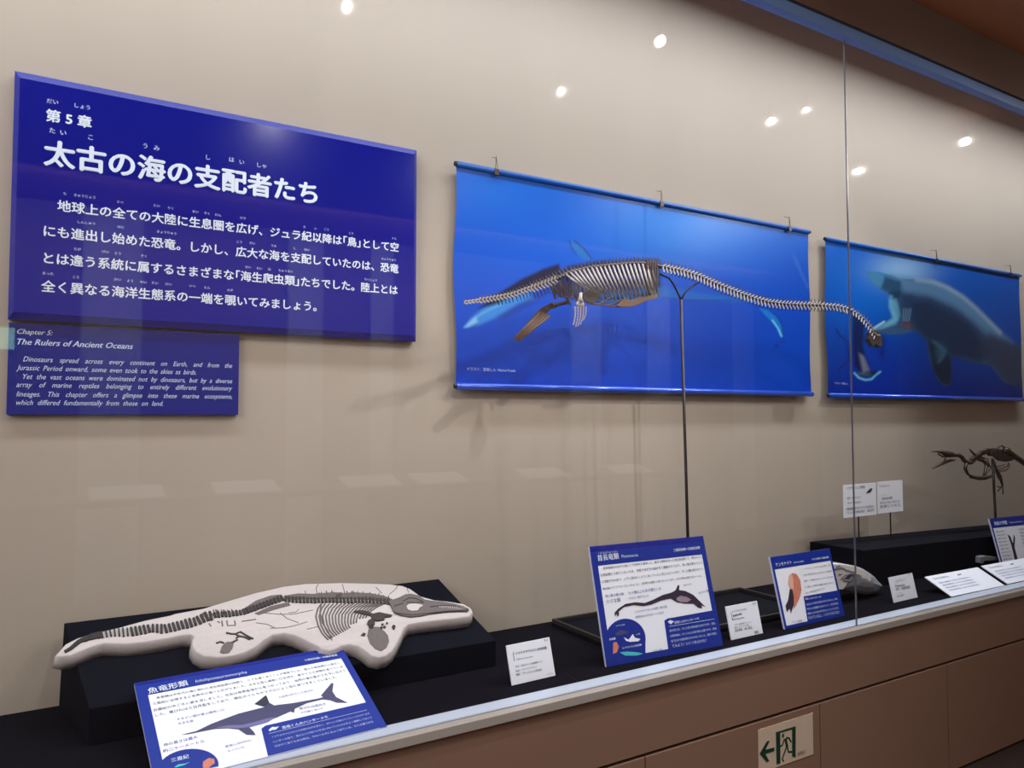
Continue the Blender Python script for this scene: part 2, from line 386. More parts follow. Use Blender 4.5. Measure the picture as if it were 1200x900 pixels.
tline('太古の海の支配者たち', (50.5, 191), (372, 237), bold=.042, res=4)
tline('地球上の全ての大陸に生息圏を広げ、ジュラ紀以降は｢鳥｣として空', (67, 246), (467, 294.5))
tline('にも進出し始めた恐竜。しかし、広大な海を支配していたのは、恐竜', (51, 275.5), (467, 319.5))
tline('とは違う系統に属するさまざまな｢海生爬虫類｣たちでした。陸上とは', (51, 307.5), (466, 344.5))
tline('全く異なる海洋生態系の一端を覗いてみましょう。', (48, 340.5), (371, 364))
def ruby(items, size):
    for s, px, py in items:
        u, v = TP.uv(px, py); w = size*len(s); text(tp, s, u-w/2, v-size*.4, M_white2, size=size, bold=.014, name='furigana')
ruby([('だい', 62, 119), ('しょう', 98, 125)], .0155)
ruby([('た', 62, 153), ('い', 75, 155.5), ('こ', 107.5, 161), ('う', 171.5, 171), ('み', 184, 173.5), ('し', 245, 184.5), ('は', 272, 187), ('い', 284, 190), ('しゃ', 308, 194)], .0185)
ruby([('ち', 76.5, 227), ('きゅうじょう', 100, 230), ('すべ', 141, 237), ('たい', 184, 241), ('りく', 201, 244), ('せい', 229, 248), ('そく', 243, 250), ('けん', 256, 252), ('ひろ', 285, 255.5), ('き', 357, 266), ('い', 370, 268), ('こう', 383, 269), ('とり', 412, 273.5), ('そら', 462, 279.5)], .0098)
ruby([('しんしゅつ', 102, 261), ('はじ', 142, 266), ('きょうりゅう', 196, 272.5), ('こう', 281, 283.5), ('だい', 296, 285), ('うみ', 321, 288), ('し', 346, 291), ('はい', 360, 292.5), ('きょうりゅう', 456, 304)], .0098)
ruby([('ちが', 91, 292), ('けい', 124, 295), ('とう', 139, 297), ('ぞく', 169, 300), ('かい', 291, 313), ('せい', 304, 314.5), ('は', 316, 315.5), ('ちゅうるい', 335, 317.5), ('りくじょう', 435, 328)], .0098)
ruby([('まった', 57, 320.5), ('こと', 90, 324.5), ('かい', 138, 327.5), ('よう', 153, 329), ('せい', 168, 330.5), ('たい', 182, 331.5), ('けい', 198, 333), ('いっ', 226, 335), ('たん', 243, 337), ('のぞ', 270, 340)], .0098)

YE = 2.58
ep = thing('english_caption_panel', 'small navy panel with white italic English text below the large panel', 'panel', (-.127, YE, 1.570))
EW, EH = .634, .264
obj('board', G().box(0, EW, 0, .018, 0, EH), M_blue2, ep, local=True, bevel=.001)
EP = Plane(YE, -.127, 1.570)
def eline(s, xa, xb, y, just, size, bold=.006):
    ua = EP.uv(xa, y)[0]; ub = EP.uv(xb, y)[0]
    # the line is level on the wall: take its height at the given left end
    text(ep, s, ua, EP.uv(xa, y)[1], M_white2, width=(ub-ua), size=size if just else None, bold=bold, shear=.32, justify=just, hs=1.0)
eline('Chapter 5:', 20, 62, 391, False, 0, .02)
eline('The Rulers of Ancient Oceans', 20, 156, 403.5, False, 0, .02)
for s, xa, xb, y, j in [('Dinosaurs spread across every continent on Earth, and from the', 27, 272, 423.5, True),
                  ('Jurassic Period onward, some even took to the skies as birds.', 19, 230, 433.5, True),
                  ('Yet the vast oceans were dominated not by dinosaurs, but by a diverse', 27, 272, 444, True),
                  ('array of marine reptiles belonging to entirely different evolutionary', 19, 272, 453.5, True),
                  ('lineages. This chapter offers a glimpse into these marine ecosystems,', 19, 272, 464.5, True),
                  ('which differed fundamentally from those on land.', 19, 191, 474.5, True)]:
    eline(s, xa, xb, y, j, .0213, .008)

# ------------------------------------------------------------------ the two hanging banners
PM = print_mat('banner_print', .3)
def banner(label, xa, xb, za, zb, paint, credit, hooks, cw, name='sea_banner'):
    Y = 2.572; th = thing(name, label, 'banner', (xa, Y, za)); w, h = xb-xa, zb-za
    def surf(U, V):
        wob = .006*np.sin(V*math.pi)*np.sin(V*7+1)*(np.abs(U-.5)*2)**6*np.sign(U-.5)
        return U*w-wob*1.5, .006*np.sin(U*9)*np.sin(V*math.pi)*.5+.003*np.sin(V*math.pi), .018+V*(h-.034)
    sheet('printed_cloth', th, 340, 150, surf, paint, PM)
    obj('bottom_rod', G().tube([(0, -.004, .013), (w, -.004, .013)], .0135, 14), M_rod, th, local=True, smooth=True)
    obj('top_rod', G().tube([(0, -.002, h-.012), (w, -.002, h-.012)], .0115, 14), M_rod2, th, local=True, smooth=True)
    for zz in (.013, h-.012):
        for xx in (-.004, w+.004): obj('end_cap', G().tube([(xx-.004, -.003, zz), (xx+.004, -.003, zz)], .0095, 10), M_cap, th, local=True)
    for px, py in hooks:
        q = PY(px, py, Y); x = q[0]-xa
        obj('hook', G().tube([(x-.008, -.012, h-.018), (x-.003, -.012, h+.012), (x, -.010, h+.048)], .0016, 5).tube([(x+.008, -.012, h-.018), (x+.003, -.012, h+.012), (x, -.010, h+.048)], .0016, 5)
            .tube([(x, -.010, h+.040), (x, .022, h+.052)], .0011, 5).box(x-.010, x+.010, -.017, -.009, h-.03, h-.008), M_wire, th, local=True)
    text(th, credit, .045, .075, M_white2, width=cw, bold=.012, eps=.006)
    return th
def sea(p, U, V, tl, tr, bl, br):
    c = [np.array(lin(q))*np.array([.3, .85, .92]) for q in (tl, tr, bl, br)]; V2 = V[:, None]; U2 = U[:, None]
    p.c = (c[0]*(1-U2)+c[1]*U2)*V2+(c[2]*(1-U2)+c[3]*U2)*(1-V2)
def paint1(p, U, V):
    sea(p, U, V, (0, 108, 226), (0, 98, 216), (8, 70, 198), (12, 74, 198))
    p.blob(800, 262, 120, 46, (0, 142, 240), .75); p.blob(585, 225, 60, 30, (20, 132, 235), .4); p.blob(640, 300, 90, 60, (0, 100, 225), .4)
    p.blob(700, 345, 160, 22, (0, 70, 200), .4); p.blob(880, 400, 90, 60, (0, 66, 190), .5)
    z2 = lambda q: Z(6.43, (540, 270), q)
    p.poly(z2([(25, 730), (80, 660), (190, 570), (330, 500), (520, 470), (560, 520), (430, 560), (300, 640), (150, 710)]), (70, 150, 225), 5, .8)
    p.poly(z2([(25, 732), (60, 690), (110, 650), (130, 690), (60, 728)]), (150, 205, 245), 3, .8)
    p.line(z2([(110, 660), (160, 625), (230, 590), (300, 560)]), 2.2, (120, 190, 240), 3, .6)
    p.poly(z2([(130, 590), (290, 470), (450, 370), (620, 290), (740, 250), (760, 330), (600, 400), (430, 480), (250, 560)]), (16, 18, 40), 4, .95)
    p.poly(z2([(280, 640), (420, 560), (640, 420), (700, 440), (600, 520), (430, 620), (300, 680)]), (28, 60, 150), 6, .6)
    p.poly([(640, 326), (665, 312), (700, 306), (772, 303), (776, 345), (740, 358), (680, 354), (650, 345)], (18, 28, 62), 5, .9)
    p.poly(z2([(820, 70), (850, 75), (920, 130), (990, 220), (930, 225), (860, 160)]), (30, 120, 200), 2.5, .9)
    p.line(z2([(815, 70), (835, 130), (870, 180)]), 1.4, (20, 50, 110), 1.5, .8); p.line(z2([(855, 78), (930, 140), (985, 215)]), 1.6, (20, 48, 110), 1.5, .9)
    p.poly([(700, 345), (775, 336), (840, 346), (910, 350), (912, 354), (840, 353), (775, 349), (705, 356)], (20, 120, 200), 4, .55)
    p.line([(776, 348), (800, 352), (850, 352), (900, 348)], 1.5, (14, 60, 120), 2, .6)
    p.poly(Z(5.455, (820, 300), [(380, 335), (430, 345), (490, 390), (525, 450), (532, 515), (515, 515), (490, 460), (440, 400)]), (20, 130, 215), 2, .9)
    p.line(Z(5.455, (820, 300), [(465, 410), (500, 460), (522, 512)]), 1.7, (130, 215, 245), 1.5, .9)
    p.line(Z(5.455, (820, 300), [(470, 360), (520, 420), (532, 500)]), 1.2, (12, 50, 110), 1.5, .7)
    p.line(Z(5.455, (820, 300), [(600, 0), (690, 200)]), 2.5, (90, 140, 230), 3, .3)
    p.blob(910, 405, 3, 2, (10, 40, 120), .7); p.blob(917, 401, 4, 1.5, (10, 40, 120), .6)
banner('blue undersea banner behind the long-necked skeleton, left of the pair', 1.3015, 3.398, 1.667, 2.555, paint1, 'イラスト：宮後しん  Marine Fossils', [(580, 187), (773, 225), (923, 257)], .22)
def paint2(p, U, V):
    sea(p, U, V, (6, 110, 214), (34, 92, 186), (18, 44, 158), (32, 44, 126))
    p.blob(1055, 318, 34, 20, (176, 216, 244), .85); p.blob(1020, 345, 50, 36, (0, 116, 225), .5); p.blob(1150, 380, 60, 50, (30, 90, 190), .3); p.blob(1035, 430, 50, 30, (16, 50, 170), .6)
    z = lambda q: Z(5, (1020, 300), q)
    body = z([(-20, 95), (40, 95), (110, 110), (180, 135), (270, 135), (360, 142), (450, 175), (540, 230), (620, 300), (700, 380), (760, 440), (830, 505), (900, 525), (900, 700), (850, 760), (780, 740), (700, 640), (600, 625), (520, 600), (470, 590), (480, 690), (470, 760), (430, 765), (390, 720), (350, 620), (325, 490), (270, 440), (200, 455), (120, 460), (50, 440), (0, 445), (10, 425), (80, 385), (130, 360), (115, 290), (110, 220), (60, 195), (0, 150)])
    p.poly(body, (54, 84, 122), 1.8)
    p.poly(z([(120, 112), (270, 135), (360, 142), (450, 175), (540, 230), (620, 300), (700, 380), (760, 440), (830, 505), (700, 470), (600, 380), (480, 290), (340, 230), (200, 210)]), (104, 146, 186), 9, .8)
    p.line(z([(270, 140), (360, 150), (450, 185), (540, 240), (620, 310), (700, 390), (760, 450)]), 3, (176, 192, 216), 5, .8)
    p.poly(z([(200, 250), (350, 260), (520, 340), (620, 430), (700, 560), (640, 620), (480, 590), (330, 490), (250, 420)]), (30, 44, 76), 11, .8)
    p.poly(z([(335, 500), (400, 520), (470, 590), (480, 690), (465, 760), (420, 750), (370, 680)]), (28, 40, 62), 5, .9)
    p.poly(z([(700, 450), (800, 500), (900, 560), (890, 780), (800, 740), (720, 640), (640, 560)]), (62, 62, 84), 10, .75)
    p.line(z([(370, 500), (440, 560), (400, 620)]), 3, (80, 130, 150), 4, .5); p.blob(1102, 412, 6, 10, (74, 120, 150), .5)
    p.poly(z([(-20, 98), (40, 92), (110, 112), (170, 140), (180, 200), (110, 210), (60, 195), (0, 150)]), (74, 142, 186), 3, .9)
    p.poly(z([(85, 120), (180, 150), (175, 250), (120, 260), (105, 210), (60, 192)]), (28, 58, 92), 4, .8)
    p.line(z([(120, 240), (118, 300), (150, 370), (90, 400), (30, 425)]), 4, (110, 180, 215), 4, .75)
    p.poly(z([(110, 260), (150, 250), (180, 340), (150, 400), (60, 430), (130, 360)]), (120, 190, 225), 4, .6)
    p.poly(z([(190, 220), (250, 230), (250, 400), (200, 420), (170, 330)]), (40, 66, 104), 5, .8)
    for k in range(4): p.line(z([(195+k*14, 310), (190+k*12, 380)]), 1, (150, 190, 215), 1.5, .5)
    p.line(z([(10, 430), (80, 385)]), 2.2, (190, 225, 245), 1.6, .8); p.blob(1063, 381, 5, 3, (150, 70, 40), .6)
    p.poly(z([(0, 445), (120, 425), (210, 425), (240, 440), (180, 458), (60, 455)]), (62, 92, 132), 3, .8)
    p.blob(1022, 398, 8, 6, (14, 18, 40), .9); p.blob(1030, 400, 7, 8, (12, 16, 40), .9); p.blob(1034, 414, 3, 6, (14, 22, 70), .6)
    y = lambda q: Z(6.43, (960, 330), q)
    p.poly(y([(250, 220), (300, 250), (345, 300), (330, 480), (350, 560), (385, 670), (400, 700), (330, 710), (265, 640), (250, 470)]), (20, 26, 62), 4, .85)
    p.poly(y([(300, 540), (335, 560), (380, 670), (330, 690)]), (130, 130, 150), 4, .8)
    p.line(y([(265, 690), (300, 725), (350, 742), (395, 735), (430, 700), (460, 680)]), 2.2, (120, 200, 220), 1.8, .9)
    p.line(y([(300, 690), (350, 700), (400, 690)]), 3, (90, 110, 60), 2.5, .6); p.blob(1023, 437, 4, 2.5, (20, 24, 20), .9)
    p.line(y([(130, 360), (150, 405), (190, 430), (215, 470), (225, 560), (240, 600)]), 2.2, (22, 34, 110), 2.5, .8)
    p.line(y([(225, 590), (190, 620), (150, 665)]), 2.4, (30, 40, 104), 2, .8)
banner('blue undersea banner showing an open-mouthed grey sea reptile', 3.536, 5.612, 1.662, 2.535, paint2, 'イラスト：宮後しん', [(1095, 290), (1182, 312)], .12)

# ------------------------------------------------------------------ sloped black plinth with the fish-lizard cast
pb = [(.085, 2.24, ZD), (1.285, 2.235, ZD), (1.235, 2.585, ZD), (.02, 2.585, ZD), (.085, 2.24, .815), (1.285, 2.235, .806), (1.226, 2.56, .96), (.028, 2.56, .966)]
ft = G().hexa(pb)
pln = thing('sloped_plinth', 'black sloping plinth under the pale fish-lizard cast', 'plinth', (.6, 2.4, ZD))
obj('board', ft, M_black, pln, bevel=.002)
# frame of the cast: origin on the front edge, local z runs up the slope, local -y points away from the board
tilt = math.atan2(.325, .152); o0 = Vector((0, 2.2375, .8115))
TH = .042
cast = thing('ichthyosaur_cast', 'pale plaster cast with a dark fish-lizard skeleton on the sloping plinth', 'fossil cast', o0, (-tilt, 0, 0))
CM = ROOTM[cast.name]; CMi = CM.inverted(); nrm = (CM.to_3x3()@Vector((0, -1, 0)))
def cl(px, py, off=TH):
    """photo point -> local point on the cast's face"""
    d = Vector(ray(px, py)); e = Vector(EYE); q0 = o0+nrm*off; t = (q0-e).dot(nrm)/d.dot(nrm); return CMi@(e+d*t)
A1 = lambda q: Z(6.667, (50, 680), q); A2 = lambda q: Z(6, (200, 670), q); A3 = lambda q: Z(5.714, (360, 670), q)
outl = A1([(95, 590), (180, 495), (280, 445), (430, 405), (600, 365), (800, 310), (1000, 270)]) + A2([(30, 292), (230, 255), (430, 195), (600, 145), (800, 100), (950, 82), (1200, 75)]) + \
    A3([(420, 76), (540, 80), (640, 92), (690, 112), (760, 162), (850, 187), (950, 197), (1050, 214), (1095, 240), (1110, 270), (1085, 298), (1000, 310), (880, 322), (740, 340), (680, 350), (650, 375), (630, 420), (600, 480), (570, 528), (530, 560), (480, 573), (430, 560), (380, 520), (340, 495), (290, 485), (240, 490), (190, 514), (150, 526), (80, 512)]) + \
    A2([(1050, 528), (950, 480), (870, 442), (800, 430), (720, 440), (660, 475), (600, 525), (520, 565), (430, 590), (330, 600), (230, 590), (175, 560), (150, 520), (152, 475), (170, 452), (140, 440), (90, 442)]) + \
    A1([(1060, 432), (980, 450), (800, 480), (650, 495), (480, 490), (400, 510), (300, 550), (220, 582), (150, 594)])
top = [cl(*q) for q in outl]
# slab: face, rounded shoulder, flared side
n = len(top); cen = sum(top, Vector())/n
def ring(off, y):
    out = []
    for i in range(n):
        a, b_ = top[i-1], top[(i+1) % n]; t = (b_-a); nn = Vector((t.z, 0, -t.x)).normalized()
        out.append(Vector((top[i].x+nn.x*off, y, top[i].z+nn.z*off)))
    return out
ar = sum(top[i].x*top[(i+1) % n].z-top[(i+1) % n].x*top[i].z for i in range(n)); sgn = -1 if ar < 0 else 1
rings = [ring(-.004*sgn, -TH), ring(0, -TH+.003), ring(.002*sgn, -TH*.5), ring(.006*sgn, -.001)]
gs = G(); 
for r_ in rings: gs.add(r_, [])
T = tessellate_polygon([rings[0]])
for a, b_, c in T:
    v1, v2, v3 = rings[0][a], rings[0][b_], rings[0][c]
    gs.f.append((a, b_, c) if (v2-v1).cross(v3-v1).y < 0 else (a, c, b_))
for k in range(3):
    for i in range(n):
        j = (i+1) % n; f = (k*n+i, k*n+j, (k+1)*n+j, (k+1)*n+i); gs.f.append(f if sgn < 0 else f[::-1])
gs.f.append(tuple(range(3*n, 4*n)))
obj('plaster_slab', gs, M_plaster, cast, local=True, smooth=True)
def rel(px, py, h=0.0): q = cl(px, py); return (q.x, -TH-h, q.z)
def patch(nm, pts, m, h=.003, parent=cast): return obj(nm, G().prism([rel(*q, -.001) for q in pts], (0, -h-.001, 0)), m, parent, local=True)
def stroke(gg, pts, r, h=.001): gg.tube([rel(*q, h) for q in pts], r, 5)
def resample(pts, step):
    out = []; pts = [np.array(q, float) for q in pts]; L = [0]
    for a, b_ in zip(pts[:-1], pts[1:]): L.append(L[-1]+np.hypot(*(b_-a)))
    s = 0
    while s <= L[-1]:
        k = min(np.searchsorted(L, s, 'right')-1, len(pts)-2); t = (s-L[k])/(L[k+1]-L[k]); q = pts[k]*(1-t)+pts[k+1]*t
        d = (pts[k+1]-pts[k])/np.hypot(*(pts[k+1]-pts[k])); out.append((q, d, s/L[-1])); s += step(s/L[-1]) if callable(step) else step
    return out
spine = A1([(175, 562), (215, 540), (245, 515), (290, 478), (400, 440), (550, 415), (680, 408), (780, 392), (850, 378), (950, 385), (1020, 370), (1100, 350), (1200, 325)]) + \
    A2([(250, 320), (330, 305), (400, 302), (500, 290), (600, 255), (700, 218), (780, 190), (860, 200), (1000, 205), (1180, 202)]) + A3([(250, 195), (400, 193), (540, 203), (590, 220)])
random.seed(7)
for q, d, s in resample(spine, lambda s: 2.2 if s < .12 else (5.0 if s < .45 else 4.3)):
    r = 4.9 if s < .45 else 3.0
    if s < .2: r = 1.5+s*17
    nx, ny = -d[1], d[0]; w = 2.6 if s > .2 else 1.6
    hh = r*random.uniform(.9, 1.15); k = .25 if s < .45 else .1
    pts = [(q[0]-d[0]*w*.5-nx*hh+k*nx, q[1]-d[1]*w*.5-ny*hh), (q[0]+d[0]*w*.5-nx*hh, q[1]+d[1]*w*.5-ny*hh), (q[0]+d[0]*w*.9+nx*hh, q[1]+d[1]*w*.9+ny*hh), (q[0]-d[0]*w*.3+nx*hh, q[1]-d[1]*w*.3+ny*hh)]
    patch('vertebra', pts, M_bone, .0045)
# the grey band of stone round the back bones
gp = G()
for seg in (A2([(500, 270), (600, 205), (700, 170), (775, 162), (790, 185), (700, 232), (600, 275), (520, 300)]), A2([(590, 295), (700, 245), (830, 215), (840, 238), (720, 270), (620, 305)]),
            A2([(800, 170), (900, 155), (1000, 158), (1120, 148), (1200, 148), (1200, 190), (1000, 192), (820, 195)]), A3([(195, 150), (300, 140), (420, 145), (520, 165), (590, 195), (540, 200), (300, 180), (190, 185)])):
    gp.prism([rel(*q, -.001) for q in seg], (0, -.0026, 0))
obj('stone_band', gp, M_bone2, cast, local=True)
# neural spines
gn = G(); random.seed(3)
for q, d, s in resample(A2([(230, 300), (350, 280), (420, 285)])+A3([(120, 165), (250, 165), (400, 170), (560, 190)]), 2.7):
    if 330 < q[0] < 345 or (275 < q[0] < 372): continue
    L = random.uniform(2.5, 8) if q[0] > 300 else random.uniform(1.5, 4)
    stroke(gn, [(q[0], q[1]+3), (q[0]-1.5+random.uniform(-1.5, 1.5), q[1]+1-L)], .0016)
for l in (A3([(75, 85), (60, 105), (65, 150)]), A3([(235, 85), (245, 120), (255, 150)]), A3([(605, 95), (590, 120), (550, 152)]), A3([(460, 105), (500, 145)]), A3([(668, 110), (680, 140)]), A2([(945, 135), (950, 160)]), A2([(960, 405), (1040, 385)]),
          A2([(700, 398), (800, 395), (880, 378), (960, 352)]), A2([(770, 290), (820, 330), (900, 360)]), A2([(650, 290), (760, 300), (860, 300), (1000, 270)]), A2([(600, 360), (680, 370), (740, 400)]), A2([(830, 290), (880, 285), (900, 265)])):
    stroke(gn, l, .0011, .0005)
obj('neural_spines', gn, M_bone2, cast, local=True, kind='stuff')
for i in range(17):
    t = i/16
    a = (92+440*t, 218-8*t); k = 1-t
    pts = [a, (70+395*t, 250-12*t), (58+350*t, 300-22*t), (72+318*t, 360-50*t), (100+280*t, 415-88*t), (140+235*t, 458-128*t)]
    if i > 10: pts = pts[:5]
    if i > 13: pts = pts[:4]
    gg = G(); stroke(gg, A3(pts), .0024, .001); obj('rib', gg, M_bone2, cast, local=True, smooth=True)
gg = G(); stroke(gg, A3([(95, 215), (85, 270), (100, 340), (140, 400), (165, 460)]), .0018); obj('rib', gg, M_bone2, cast, local=True)
sk = patch('skull', A3([(545, 205), (575, 195), (620, 178), (655, 160), (690, 156), (740, 166), (785, 195), (830, 203), (900, 208), (980, 222), (1050, 240), (1082, 258), (1070, 273), (1000, 268), (900, 275), (830, 286), (760, 302), (690, 309), (620, 297), (575, 270), (560, 235)]), M_bone2, .006)
def onsk(nm, pts, m, h): obj(nm, G().prism([rel(*q, .0055) for q in A3(pts)], (0, -h, 0)), m, sk, local=True)
onsk('eye_ring', [(662, 240), (680, 226), (720, 222), (755, 228), (775, 236), (750, 250), (740, 268), (700, 272), (672, 262)], M_plaster, .0012)
gg = G()
for l in ([(665, 215), (720, 218), (780, 215)], [(640, 205), (680, 185), (730, 190), (770, 210)], [(580, 285), (700, 300), (830, 285), (950, 272), (1080, 268)], [(820, 245), (900, 235), (980, 238), (1070, 262)], [(580, 240), (640, 220)]):
    gg.tube([rel(*q, .006) for q in A3(l)], .0021, 5)
obj('jaw_line', gg, M_bone, sk, local=True)
gg = G()
for k in range(13):
    x = 885+k*14; gg.tube([rel(*A3([(x, 238+k*.8)])[0], .0062), rel(*A3([(x+3, 252+k*.9)])[0], .0062)], .0013, 5)
obj('teeth', gg, M_plaster, sk, local=True, kind='stuff')
patch('shoulder_bone', A3([(312, 272), (350, 264), (400, 272), (440, 288), (480, 278), (540, 290), (568, 296), (560, 306), (520, 310), (515, 328), (470, 335), (440, 325), (425, 300), (370, 288)]), M_bone, .005)
patch('shoulder_bone', A3([(405, 335), (430, 320), (455, 335), (450, 360), (415, 368), (400, 355)]), M_bone, .005)
patch('fore_paddle', A3([(410, 385), (440, 372), (480, 372), (515, 400), (540, 430), (548, 470), (530, 510), (495, 533), (455, 518), (420, 480), (402, 430)]), M_bone2, .0022)
random.seed(12)
for k in range(16):
    cx = random.uniform(415, 585); cy = 352+random.uniform(-6, 44)*(1 if cx > 480 else .6); r = random.uniform(6, 11)
    patch('paddle_bone', A3([(cx+r*math.cos(a), cy+r*.8*math.sin(a)) for a in [j*math.pi/3+random.uniform(-.2, .2) for j in range(6)]]), M_bone, .004)
patch('bone_chip', A3([(358, 430), (375, 412), (392, 418), (385, 434)]), M_bone, .003)
gg = G()
for l in ([(390, 432), (430, 440), (455, 440), (490, 425), (540, 455), (580, 475)], [(460, 470), (480, 455), (520, 462), (560, 480)], [(320, 505), (350, 495), (375, 505)], [(430, 500), (470, 480)], [(455, 440), (480, 455)]):
    stroke(gg, A2(l), .0032)
obj('hind_paddle_bones', gg, M_bone, cast, local=True)
patch('hind_paddle', A2([(345, 570), (360, 525), (395, 495), (445, 495), (435, 540), (410, 572), (370, 578)]), M_bone2, .0018)
gg = G()
for l in ([(270, 365), (285, 385)], [(360, 345), (365, 385)], [(395, 345), (400, 380), (455, 378), (450, 345)], [(330, 350), (345, 360)], [(500, 350), (600, 335)]): stroke(gg, A2(l), .0022, 0)
obj('pelvis_trace', gg, M_bone2, cast, local=True)

# ------------------------------------------------------------------ the long-necked skeleton on its stand
YS = 2.32
S1 = lambda q: Z(6.43, (540, 270), q); S2 = lambda q: Z(7.5, (680, 280), q); S3 = lambda q: Z(5.455, (820, 300), q)
pk = thing('plesiosaur_skeleton', 'long-necked sea reptile skeleton model held up before the banners', 'skeleton', PY(760, 330, YS))
SP = [(546, 354.5), (560, 352.5), (575, 350), (590, 347.5), (603, 344.5), (615, 340), (628, 336), (642, 331), (655, 325.5), (668, 319), (680, 316), (695, 313), (715, 311), (735, 309), (752, 308.5), (768, 311), (783, 314.5), (800, 318), (818, 323.5), (835, 331.5), (852, 338.5), (870, 345.5), (885, 350.5), (900, 354.5), (918, 356.5), (940, 357.5), (962, 358), (980, 359.5), (993, 362.5), (1004, 368), (1013, 376), (1020, 385), (1026, 394)]
random.seed(5)
for q, d, s in resample(SP, 4.2):
    x = q[0]; nx, ny = d[1], -d[0]                 # image normal pointing up
    if ny > 0: nx, ny = -nx, -ny
    size = 1.3 if x < 560 else (2.1 if x < 620 else (3.1 if x < 960 else (2.6 if x < 1000 else 1.9)))
    g = G(); c = PY(*q, YS)
    g.ell(c, .0038*size, .0036*size, .0030*size, 7, 4)
    # neural spine (dark, upwards)
    L = 1.5+size*(2.1 if 640 < x < 800 else 1.95)
    g.tube([PY(q[0], q[1], YS), PY(q[0]+nx*L-d[0]*1.2, q[1]+ny*L-d[1]*1.2, YS)], [.0042, .0026], 4, .5)
    neck = x > 776 or x < 655
    o = obj('vertebra', g, M_skd, pk)
    if neck:                                      # slanted side processes, pale, one each way
        g2 = G(); w = size*1.5
        g2.tube([PY(q[0]-d[0]*1.6, q[1]-d[1]*1.6+.2, YS-.008), PY(q[0]+d[0]*1.6-nx*w*1.2, q[1]+d[1]*1.6-ny*w*1.2, YS-.016)], [.0044, .0028], 5)
        g2.tube([PY(q[0]-d[0]*1.6+nx*.6, q[1]-d[1]*1.6+ny*.6, YS-.008), PY(q[0]+d[0]*1.8+nx*w*.9, q[1]+d[1]*1.8+ny*w*.9, YS-.014)], [.0042, .0026], 5)
        obj('side_process', g2, M_sk, o)
        if x > 790 or 580 < x < 640:
            g3 = G(); L2 = size*(2.0 if x > 790 else 3.8)
            g3.tube([PY(q[0]-nx*1.2, q[1]-ny*1.2, YS), PY(q[0]-nx*(1.2+L2)-d[0]*1.8*(1 if x > 700 else .2), q[1]-ny*(1.2+L2), YS+.012)], [.0030, .0018], 4)
            obj('haemal_spine' if x < 700 else 'neck_rib', g3, M_skd, o)
def spy(x): return float(np.interp(x, [q[0] for q in SP], [q[1] for q in SP]))
for i in range(21):                                # rib cage, near and far side
    x = 664+i*4.95; t0 = spy(x)+1
    bot = float(np.interp(x, [664, 680, 700, 740, 772], [338, 345, 351, 350, 346])); sl = float(np.interp(x, [664, 700, 740, 770], [20, 17, 12, 5]))
    for side, m in ((-1, M_sk), (1, M_skd)):
        pts = []
        for k in range(7):
            t = k/6; pts.append(PY(x+sl*(t**1.1 if side < 0 else .2*t)-side*2*t, t0+(bot-t0)*t, YS+side*.075*math.sin(math.pi*(.06+.86*t))))
        obj('rib', G().tube(pts, [.0040, .0042, .0040, .0034, .0028, .0022, .0016] if side < 0 else .0034, 6), m if x < 762 else M_skd, pk, smooth=True)
def plate(nm, pts, m, y, th=.01): return obj(nm, G().prism([PY(*q, y) for q in pts], (0, th, 0)), m, pk, bevel=.002)
plate('pelvis', S2([(575, 210), (600, 195), (640, 190), (680, 200), (690, 300), (680, 440), (690, 500), (640, 520), (610, 480), (600, 380), (580, 330)]), M_skd, YS-.01, .02)
gg = G()
for k in range(5): gg.tube([PY(*q, YS-.045) for q in S2([(585+k*22, 190+k*3), (592+k*20, 320), (600+k*18, 450)])], .0032, 5)
obj('pelvic_rib_bundle', gg, M_skd, pk)
plate('coracoid_plate', S2([(20, 480), (60, 455), (120, 410), (170, 420), (175, 520), (120, 565), (40, 545)]), M_skd, YS-.03)
plate('pubic_plate', S2([(320, 590), (400, 515), (450, 540), (520, 510), (600, 500), (690, 480), (680, 520), (580, 545), (510, 580), (440, 600), (370, 600)]), M_skb, YS-.035)
gg = G()
for a, b_ in (((60, 565), (330, 598)), ((170, 575), (300, 500)), ((240, 590), (400, 520))): gg.tube([PY(*q, YS-.02) for q in S2([a, b_])], .004, 5)
obj('belly_rib', gg, M_skb, pk)
gg = G()                                           # shoulder struts
for l in ([(680, 420), (700, 470), (715, 520)], [(740, 380), (780, 480), (830, 560)], [(830, 450), (870, 500), (890, 560)], [(700, 430), (760, 500)]): gg.tube([PY(*q, YS-.03) for q in S1(l)], .0055, 6)
obj('shoulder_girdle', gg, M_skd, pk)
for k in range(7):
    obj('front_rib', G().tube([PY(*q, YS-.05) for q in S1([(700+k*22, 400), (712+k*21, 440), (735+k*18, 480+k*3), (740+k*16, 505)])], .0030, 5), M_skd, pk)
nf = obj('near_flipper', G().tube([PY(*q, YS-.07) for q in S1([(905, 470), (900, 510), (902, 540)])], [.006, .007, .013], 8).ell(PY(*S1([(900, 555)])[0], YS-.07), .020, .005, .012), M_sk, pk, smooth=True)
random.seed(8)
for k in range(5):
    x0_, x1_ = 862+k*20, (850, 868, 885, 905, 925)[k]-4; y1 = (715, 730, 725, 712, 680)[k]
    gg = G(); m_ = 7
    for j in range(m_):
        ta, tb = j/m_, (j+.82)/m_; f = lambda t: S1([(x0_+(x1_-x0_)*t+8*math.sin(t*3), 575+(y1-575)*t)])[0]
        gg.tube([PY(*f(ta), YS-.07), PY(*f(tb), YS-.07)], .0040*(1-.5*ta), 5)
    obj('finger', gg, M_sk, nf)
